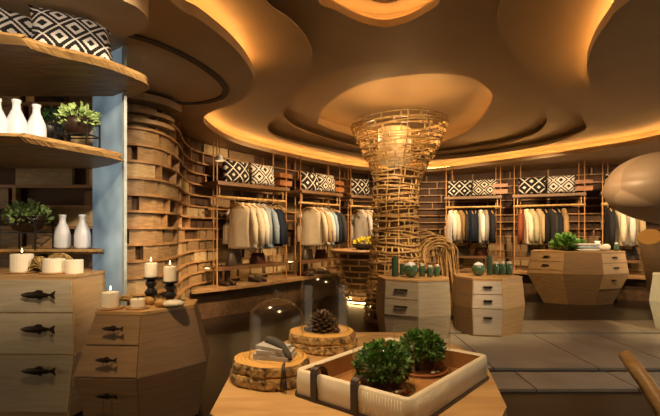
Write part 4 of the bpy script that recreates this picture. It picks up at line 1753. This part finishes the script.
def cloche(loc, r, h, label):
    root = thing('glass_cloche', label, 'glass dome', loc, 0, 'glass domes on log slices')
    mb = MB()
    mb.smooth = True
    prof_ = [(r * 1.02, 0.0), (r, 0.006), (r, h - r * 0.75)] + [(r * math.cos(PI / 2 * k / 9), h - r * 0.75 + r * 0.75 * math.sin(PI / 2 * k / 9)) for k in range(1, 9)] + [(0.004, h)]
    mb.lathe(prof_, (0, 0, 0), 36, cap=False)
    mb.build('dome', M['glass'], root, world=False)
    mb = MB()
    mb.smooth = True
    mb.lathe([(0.006, h - 0.001), (0.006, h + 0.008), (0.014, h + 0.016), (0.014, h + 0.024), (0.004, h + 0.032)], (0, 0, 0), 16)
    mb.build('knob', M['glass'], root, world=False)
    mb = MB()
    mb.smooth = True
    mb.tube([(r * 1.01 * math.cos(2 * PI * k / 40), r * 1.01 * math.sin(2 * PI * k / 40), 0.004) for k in range(40)], 0.0028, 6, closed=True)
    mb.build('rim', M['glass'], root, world=False)
    return root


cloche((LX + 0.015, LY + 0.01, zt1), 0.100, 0.215, 'clear glass dome over the folded grey cloth')
cloche((BX + 0.005, BY + 0.01, zt2), 0.112, 0.285, 'clear glass dome over the pine cone')

# grey folded cloth with dark strap
root = thing('folded_cloth', 'folded grey felt with a dark strap on the left log slice', 'cloth', (LX + 0.012, LY - 0.005, zt1), -0.25)
mb = MB()
mb.smooth = False
for i, (wd, dp, ox, rot) in enumerate(((0.135, 0.10, 0.0, 0.0), (0.125, 0.092, 0.003, 0.12), (0.105, 0.085, -0.006, -0.1))):
    ps = []
    for z in (0.0145 * i, 0.0145 * i + 0.013):
        for sx, sy in ((-1, -1), (1, -1), (1, 1), (-1, 1)):
            x, y = sx * wd / 2, sy * dp / 2
            ps.append((ox + x * math.cos(rot) - y * math.sin(rot), x * math.sin(rot) + y * math.cos(rot), z + (0.008 if sx < 0 and z > 0 else 0)))
    mb.hexa(ps)
mb.build('felt', M['grey_cloth'], root, world=False)
mb = MB()
mb.smooth = True
mb.tube([(-0.055, 0.035, 0.02), (-0.03, 0.02, 0.058), (0.0, 0.0, 0.056), (0.035, -0.02, 0.048), (0.064, -0.035, 0.02), (0.07, -0.04, 0.004)], [0.016, 0.017, 0.016, 0.015, 0.013, 0.01], 8, flat=1.0)
mb.v = [(x, y, max(z, 0.001)) for x, y, z in mb.v]
mb.build('strap', M['grey_dark'], root, world=False)
# dark tassel on the log rim
root = thing('tassel', 'dark leather tassel hanging over the front of the left log slice', 'tassel', (LX + 0.055, LY - 0.145, zt1 - 0.03))
mb = MB()
mb.smooth = True
mb.tube([(0.0, 0.05, 0.035), (0.0, 0.012, 0.036), (0.003, -0.006, 0.026), (0.005, -0.010, 0.0)], [0.004, 0.005, 0.006, 0.008], 6)
mb.build('cord', M['leather_dark'], root, world=False)
mb = MB()
mb.smooth = True
mb.tube([(0.005, -0.010, 0.002), (0.006, -0.012, -0.02), (0.008, -0.013, -0.036)], [0.006, 0.010, 0.009], 8)
mb.build('fringe', M['leather_dark'], root, world=False)

# pine cone
root = thing('pine_cone', 'dark pine cone on the rear log slice', 'pine cone', (BX - 0.005, BY - 0.01, zt2))
mb = MB()
mb.smooth = True
mb.lathe([(0.02, 0.002), (0.034, 0.018), (0.030, 0.04), (0.016, 0.062), (0.004, 0.072)], (0, 0, 0), 14)
mb.build('core', M['cone'], root, world=False)
mb = MB()
for i in range(80):
    f = i / 80
    a = i * 2.39996
    z = 0.006 + 0.058 * f
    r0 = 0.034 * math.sin(PI * (0.25 + 0.75 * f)) ** 0.8
    ln = 0.056 * (1 - 0.62 * f)
    c_, s_ = math.cos(a), math.sin(a)
    up = 0.004 + 0.026 * f
    wv_ = 0.013 * (1 - 0.4 * f)
    base = Vector((r0 * c_ * 0.8, r0 * s_ * 0.8, z))
    tip = base + Vector((c_ * ln, s_ * ln, up))
    sd = Vector((-s_, c_, 0))
    mb.hexa([base - sd * wv_ * .4, base + sd * wv_ * .4, tip + sd * wv_ * .9 , tip - sd * wv_ * .9,
             base - sd * wv_ * .4 + Vector((0, 0, .004)), base + sd * wv_ * .4 + Vector((0, 0, .004)), tip + sd * wv_ * .8 + Vector((0, 0, .006)), tip - sd * wv_ * .8 + Vector((0, 0, .006))])
mb.build('scales', M['cone'], root, world=False)
for i, (dx, dy) in enumerate(((-0.075, -0.03), (-0.055, 0.05), (0.06, -0.055))):
    pebble((BX + dx, BY + dy, zt2), (0.018, 0.015, 0.013), ('dark acorn left of the pine cone', 'dark acorn behind the pine cone', 'dark acorn right of the pine cone')[i], M['shoe'], 'acorn', 'acorn')

# ---- cream leather tray
TC = Vector((0.235, 1.585, 0))
tu = Vector((0.77, -0.635, 0)).normalized()
tv = Vector((-tu.y, tu.x, 0))
TA_ = math.atan2(tu.y, tu.x)
root = thing('leather_tray', 'cream leather tray with dark straps on the front table', 'tray', (TC.x, TC.y, TT), TA_)
LU, LV, HH = 0.44, 0.585, 0.088


def rrect(w_, d_, r, n=5):
    pts = []
    for (sx, sy, a0) in ((1, 1, 0), (-1, 1, PI / 2), (-1, -1, PI), (1, -1, 1.5 * PI)):
        for k in range(n + 1):
            a = a0 + PI / 2 * k / n
            pts.append((sx * (w_ / 2 - r) + r * math.cos(a), sy * (d_ / 2 - r) + r * math.sin(a)))
    return pts


mb = MB()
mb.prism(rrect(LU + 0.012, LV + 0.012, 0.03), 0.0, 0.010)
mb.build('base_board', M['leather_dark'], root, world=False)
mb = MB()
mb.smooth = True
loops = []
for (z, g) in ((0.010, 0), (0.045, 0.002), (HH - 0.006, 0), (HH, -0.006), (HH, -0.016), (HH - 0.006, -0.022)):
    loops.append([(x, y, z) for x, y in rrect(LU + 2 * g, LV + 2 * g, max(0.005, 0.028 + g), 6)])
mb.loft(loops, cap=False)
wall_mb = mb
mb = MB()
mb.loft([[(x, y, z) for x, y in rrect(LU - 0.044, LV - 0.044, 0.008, 3)] for z in (HH - 0.006, 0.02)], cap=False)
mb.add([(x, y, 0.020) for x, y in rrect(LU - 0.044, LV - 0.044, 0.008, 3)], [tuple(range(16))])
mb.build('lining', M['lining'], root, world=False)
# fluted stitching ribs at the front corner
mb = MB()
for k in range(14):
    x = LU / 2 - 0.03 - 0.010 * k
    mb.tube([(x, -LV / 2 - 0.001, 0.014), (x, -LV / 2 - 0.001, HH - 0.01)], 0.0014, 4)
for k in range(16):
    y = -LV / 2 + 0.035 + 0.013 * k
    mb.tube([(LU / 2 + 0.001, y, 0.014), (LU / 2 + 0.001, y, HH - 0.01)], 0.0014, 4)
wall_mb.add(mb.v, mb.f)
wall_mb.build('wall', M['cream'], root, world=False)
for x in (-0.125, 0.035):
    mb = MB()
    yy = -LV / 2
    path = [(x, yy - 0.006, 0.008), (x, yy - 0.008, HH - 0.01), (x, yy - 0.004, HH + 0.014), (x, yy + 0.018, HH + 0.022), (x, yy + 0.04, HH + 0.008), (x, yy + 0.05, HH - 0.02), (x + 0.004, yy + 0.05, 0.045)]
    path = catmull(path, 5, False)
    rings = []
    for i, p in enumerate(path):
        q = path[min(i + 1, len(path) - 1)]
        p0 = path[max(i - 1, 0)]
        ty, tz = q[1] - p0[1], q[2] - p0[2]
        l = math.hypot(ty, tz) or 1
        ny, nz = -tz / l * 0.0025, ty / l * 0.0025
        hw = 0.0125
        rings.append([(p[0] - hw, p[1] - ny, p[2] - nz), (p[0] + hw, p[1] - ny, p[2] - nz), (p[0] + hw, p[1] + ny, p[2] + nz), (p[0] - hw, p[1] + ny, p[2] + nz)])
    mb.loft(rings)
    mb.build('strap', M['leather_dark'], root, world=False)

TZ = TT + 0.0205


def basil(loc, r, label, seed, n=1300):
    root = thing('herb_plant', label, 'plant', loc, 0, 'leafy herbs in the leather tray')
    mb = MB()
    mb.smooth = True
    mb.lathe([(r * 0.55, 0), (r * 0.60, 0.004), (r * 0.70, 0.05), (r * 0.66, 0.05), (r * 0.60, 0.04)], (0, 0, 0), 20)
    mb.build('pot', M['black'], root, world=False)
    mb = MB()
    rr = random.Random(seed)
    for k in range(14):
        a = rr.uniform(0, 6.28)
        q = rr.uniform(0, 0.8) * r
        mb.tube([(0.3 * q * math.cos(a), 0.3 * q * math.sin(a), 0.035), (q * math.cos(a), q * math.sin(a), 0.10)], 0.002, 4)
    mb.build('stems', M['leaf_dark'], root, world=False)
    mb = MB()
    leaves(mb, (0, 0, 0.070), r * 1.06, n, 0.0155, seed, 0.82, wide=0.46)
    mb.build('foliage', M['leaf'], root, world=False)
    return root


B1, B2 = (0.178, 1.50), (0.345, 1.70)
plate((B1[0], B1[1], TZ), 0.088, 'terracotta saucer under the nearer herb plant', M['terra'], 'saucer', 'saucer', 0.010)
plate((B2[0], B2[1], TZ), 0.098, 'terracotta saucer under the farther herb plant', M['terra'], 'saucer', 'saucer', 0.010)
basil((B1[0], B1[1], TZ + 0.008), 0.088, 'bushy herb plant in the leather tray, the nearer one', 41)
basil((B2[0], B2[1], TZ + 0.008), 0.080, 'bushy herb plant in the leather tray, the farther one', 42)
rr = random.Random(77)
for k in range(16):
    b_ = B1 if k < 9 else B2
    a = rr.uniform(-1.4, 0.9)
    q = 0.070 + rr.uniform(0, 0.010)
    pebble((b_[0] + q * math.cos(a), b_[1] + q * math.sin(a), TZ + 0.0075), (0.009, 0.007, 0.006), 'tiny white pebble on the saucer of the %s herb plant' % ('nearer' if k < 9 else 'farther'),
           M['stone_pale'], 'pebble', 'pebble', 'white pebbles round the %s herb pot' % ('nearer' if k < 9 else 'farther'), rz=a)


def glass_cyl(loc, r, h, label):
    root = thing('glass_cylinder', label, 'glass cylinder', loc, 0, 'glass cylinders in the tray')
    mb = MB()
    mb.smooth = True
    mb.lathe([(r, 0), (r, h)], (0, 0, 0), 40, cap=False)
    mb.build('glass_wall', M['glass'], root, world=False)
    for z in (0.003, h):
        mb = MB()
        mb.smooth = True
        mb.tube([(r * math.cos(2 * PI * k / 40), r * math.sin(2 * PI * k / 40), z) for k in range(40)], 0.0025, 6, closed=True)
        mb.build('rim', M['glass'], root, world=False)
    return root


glass_cyl((B1[0], B1[1], TZ + 0.0), 0.103, 0.155, 'clear glass cylinder around the nearer herb plant')
glass_cyl((B2[0], B2[1], TZ + 0.0), 0.106, 0.155, 'clear glass cylinder around the farther herb plant')

# ------------------------------------------------------------------ right edge: pod, log, pole
root = thing('hanging_pod', 'large hanging pod of taupe patchwork panels at the right edge', 'hanging pod', (3.93, 5.05, 1.76))
mb = MB()
mb.smooth = True
prof_ = []
for k in range(1, 30):
    a = PI * k / 30
    prof_.append((math.sin(a) ** 0.75, -math.copysign(abs(math.cos(a)) ** 0.85, math.cos(a))))
mb.lathe(prof_, (0, 0, 0), 56)
mb.v = [(x * 0.78 * (1 - 0.10 * z * (1 if x < 0 else 0)), y * 0.62, z * 0.42 * (1 - 0.16 * max(0, -x) * (1 if z < 0 else 0)) + 0.07 * min(0, x) * (-1 if z < 0 else -0.2)) for x, y, z in mb.v]
mb.build('shell', M['patch'], root, world=False)
mb = MB()
mb.tube([(0, 0, 0.40), (0, 0, 0.895)], 0.012, 6)
mb.build('cable', M['black'], root, world=False)

root = thing('leaning_log', 'thick brown log with a pale cut end leaning at the right edge', 'log', (5.50, 7.42, 0))
top = Vector((4.62, 6.50, 1.20)) - Vector((5.50, 7.42, 0))
ax = top.normalized()
mb = MB()
mb.smooth = True
mb.tube([ax * t_ for t_ in (0.10, 0.5, 0.9, top.length)], [0.16, 0.158, 0.156, 0.152], 20)
mb.build('trunk', M['oak_brown'], root, world=False)
mb = MB()
mb.tube([ax * (top.length - 0.004), ax * (top.length + 0.012)], [0.150, 0.146], 20)
mb.build('cut_end', M['rings'], root, world=False)

root = thing('driftwood_pole', 'weathered wooden pole slanting up at the lower right corner', 'pole', (1.62, 1.55, 0))
tip = Vector((at(624.5, 2.15), 2.15, EYE - (354 - HY) * 2.15 / F)) - Vector((1.62, 1.55, 0))
mb = MB()
mb.smooth = True
rr = random.Random(9)
pp = [tip * (k / 8) + Vector((rr.uniform(-.008, .008), rr.uniform(-.008, .008), 0)) * (0 if k in (0, 8) else 1) for k in range(9)]
pp[0] = Vector((0, 0, 0.03))
mb.tube(pp, [0.042, 0.043, 0.041, 0.042, 0.039, 0.039, 0.036, 0.034, 0.030], 12)
mb.build('shaft', M['oak_warm'], root, world=False)
mb = MB()
ax = tip.normalized()
mb.tube([tip - ax * 0.003, tip + ax * 0.006], [0.029, 0.026], 12)
mb.build('cut_end', M['rings'], root, world=False)
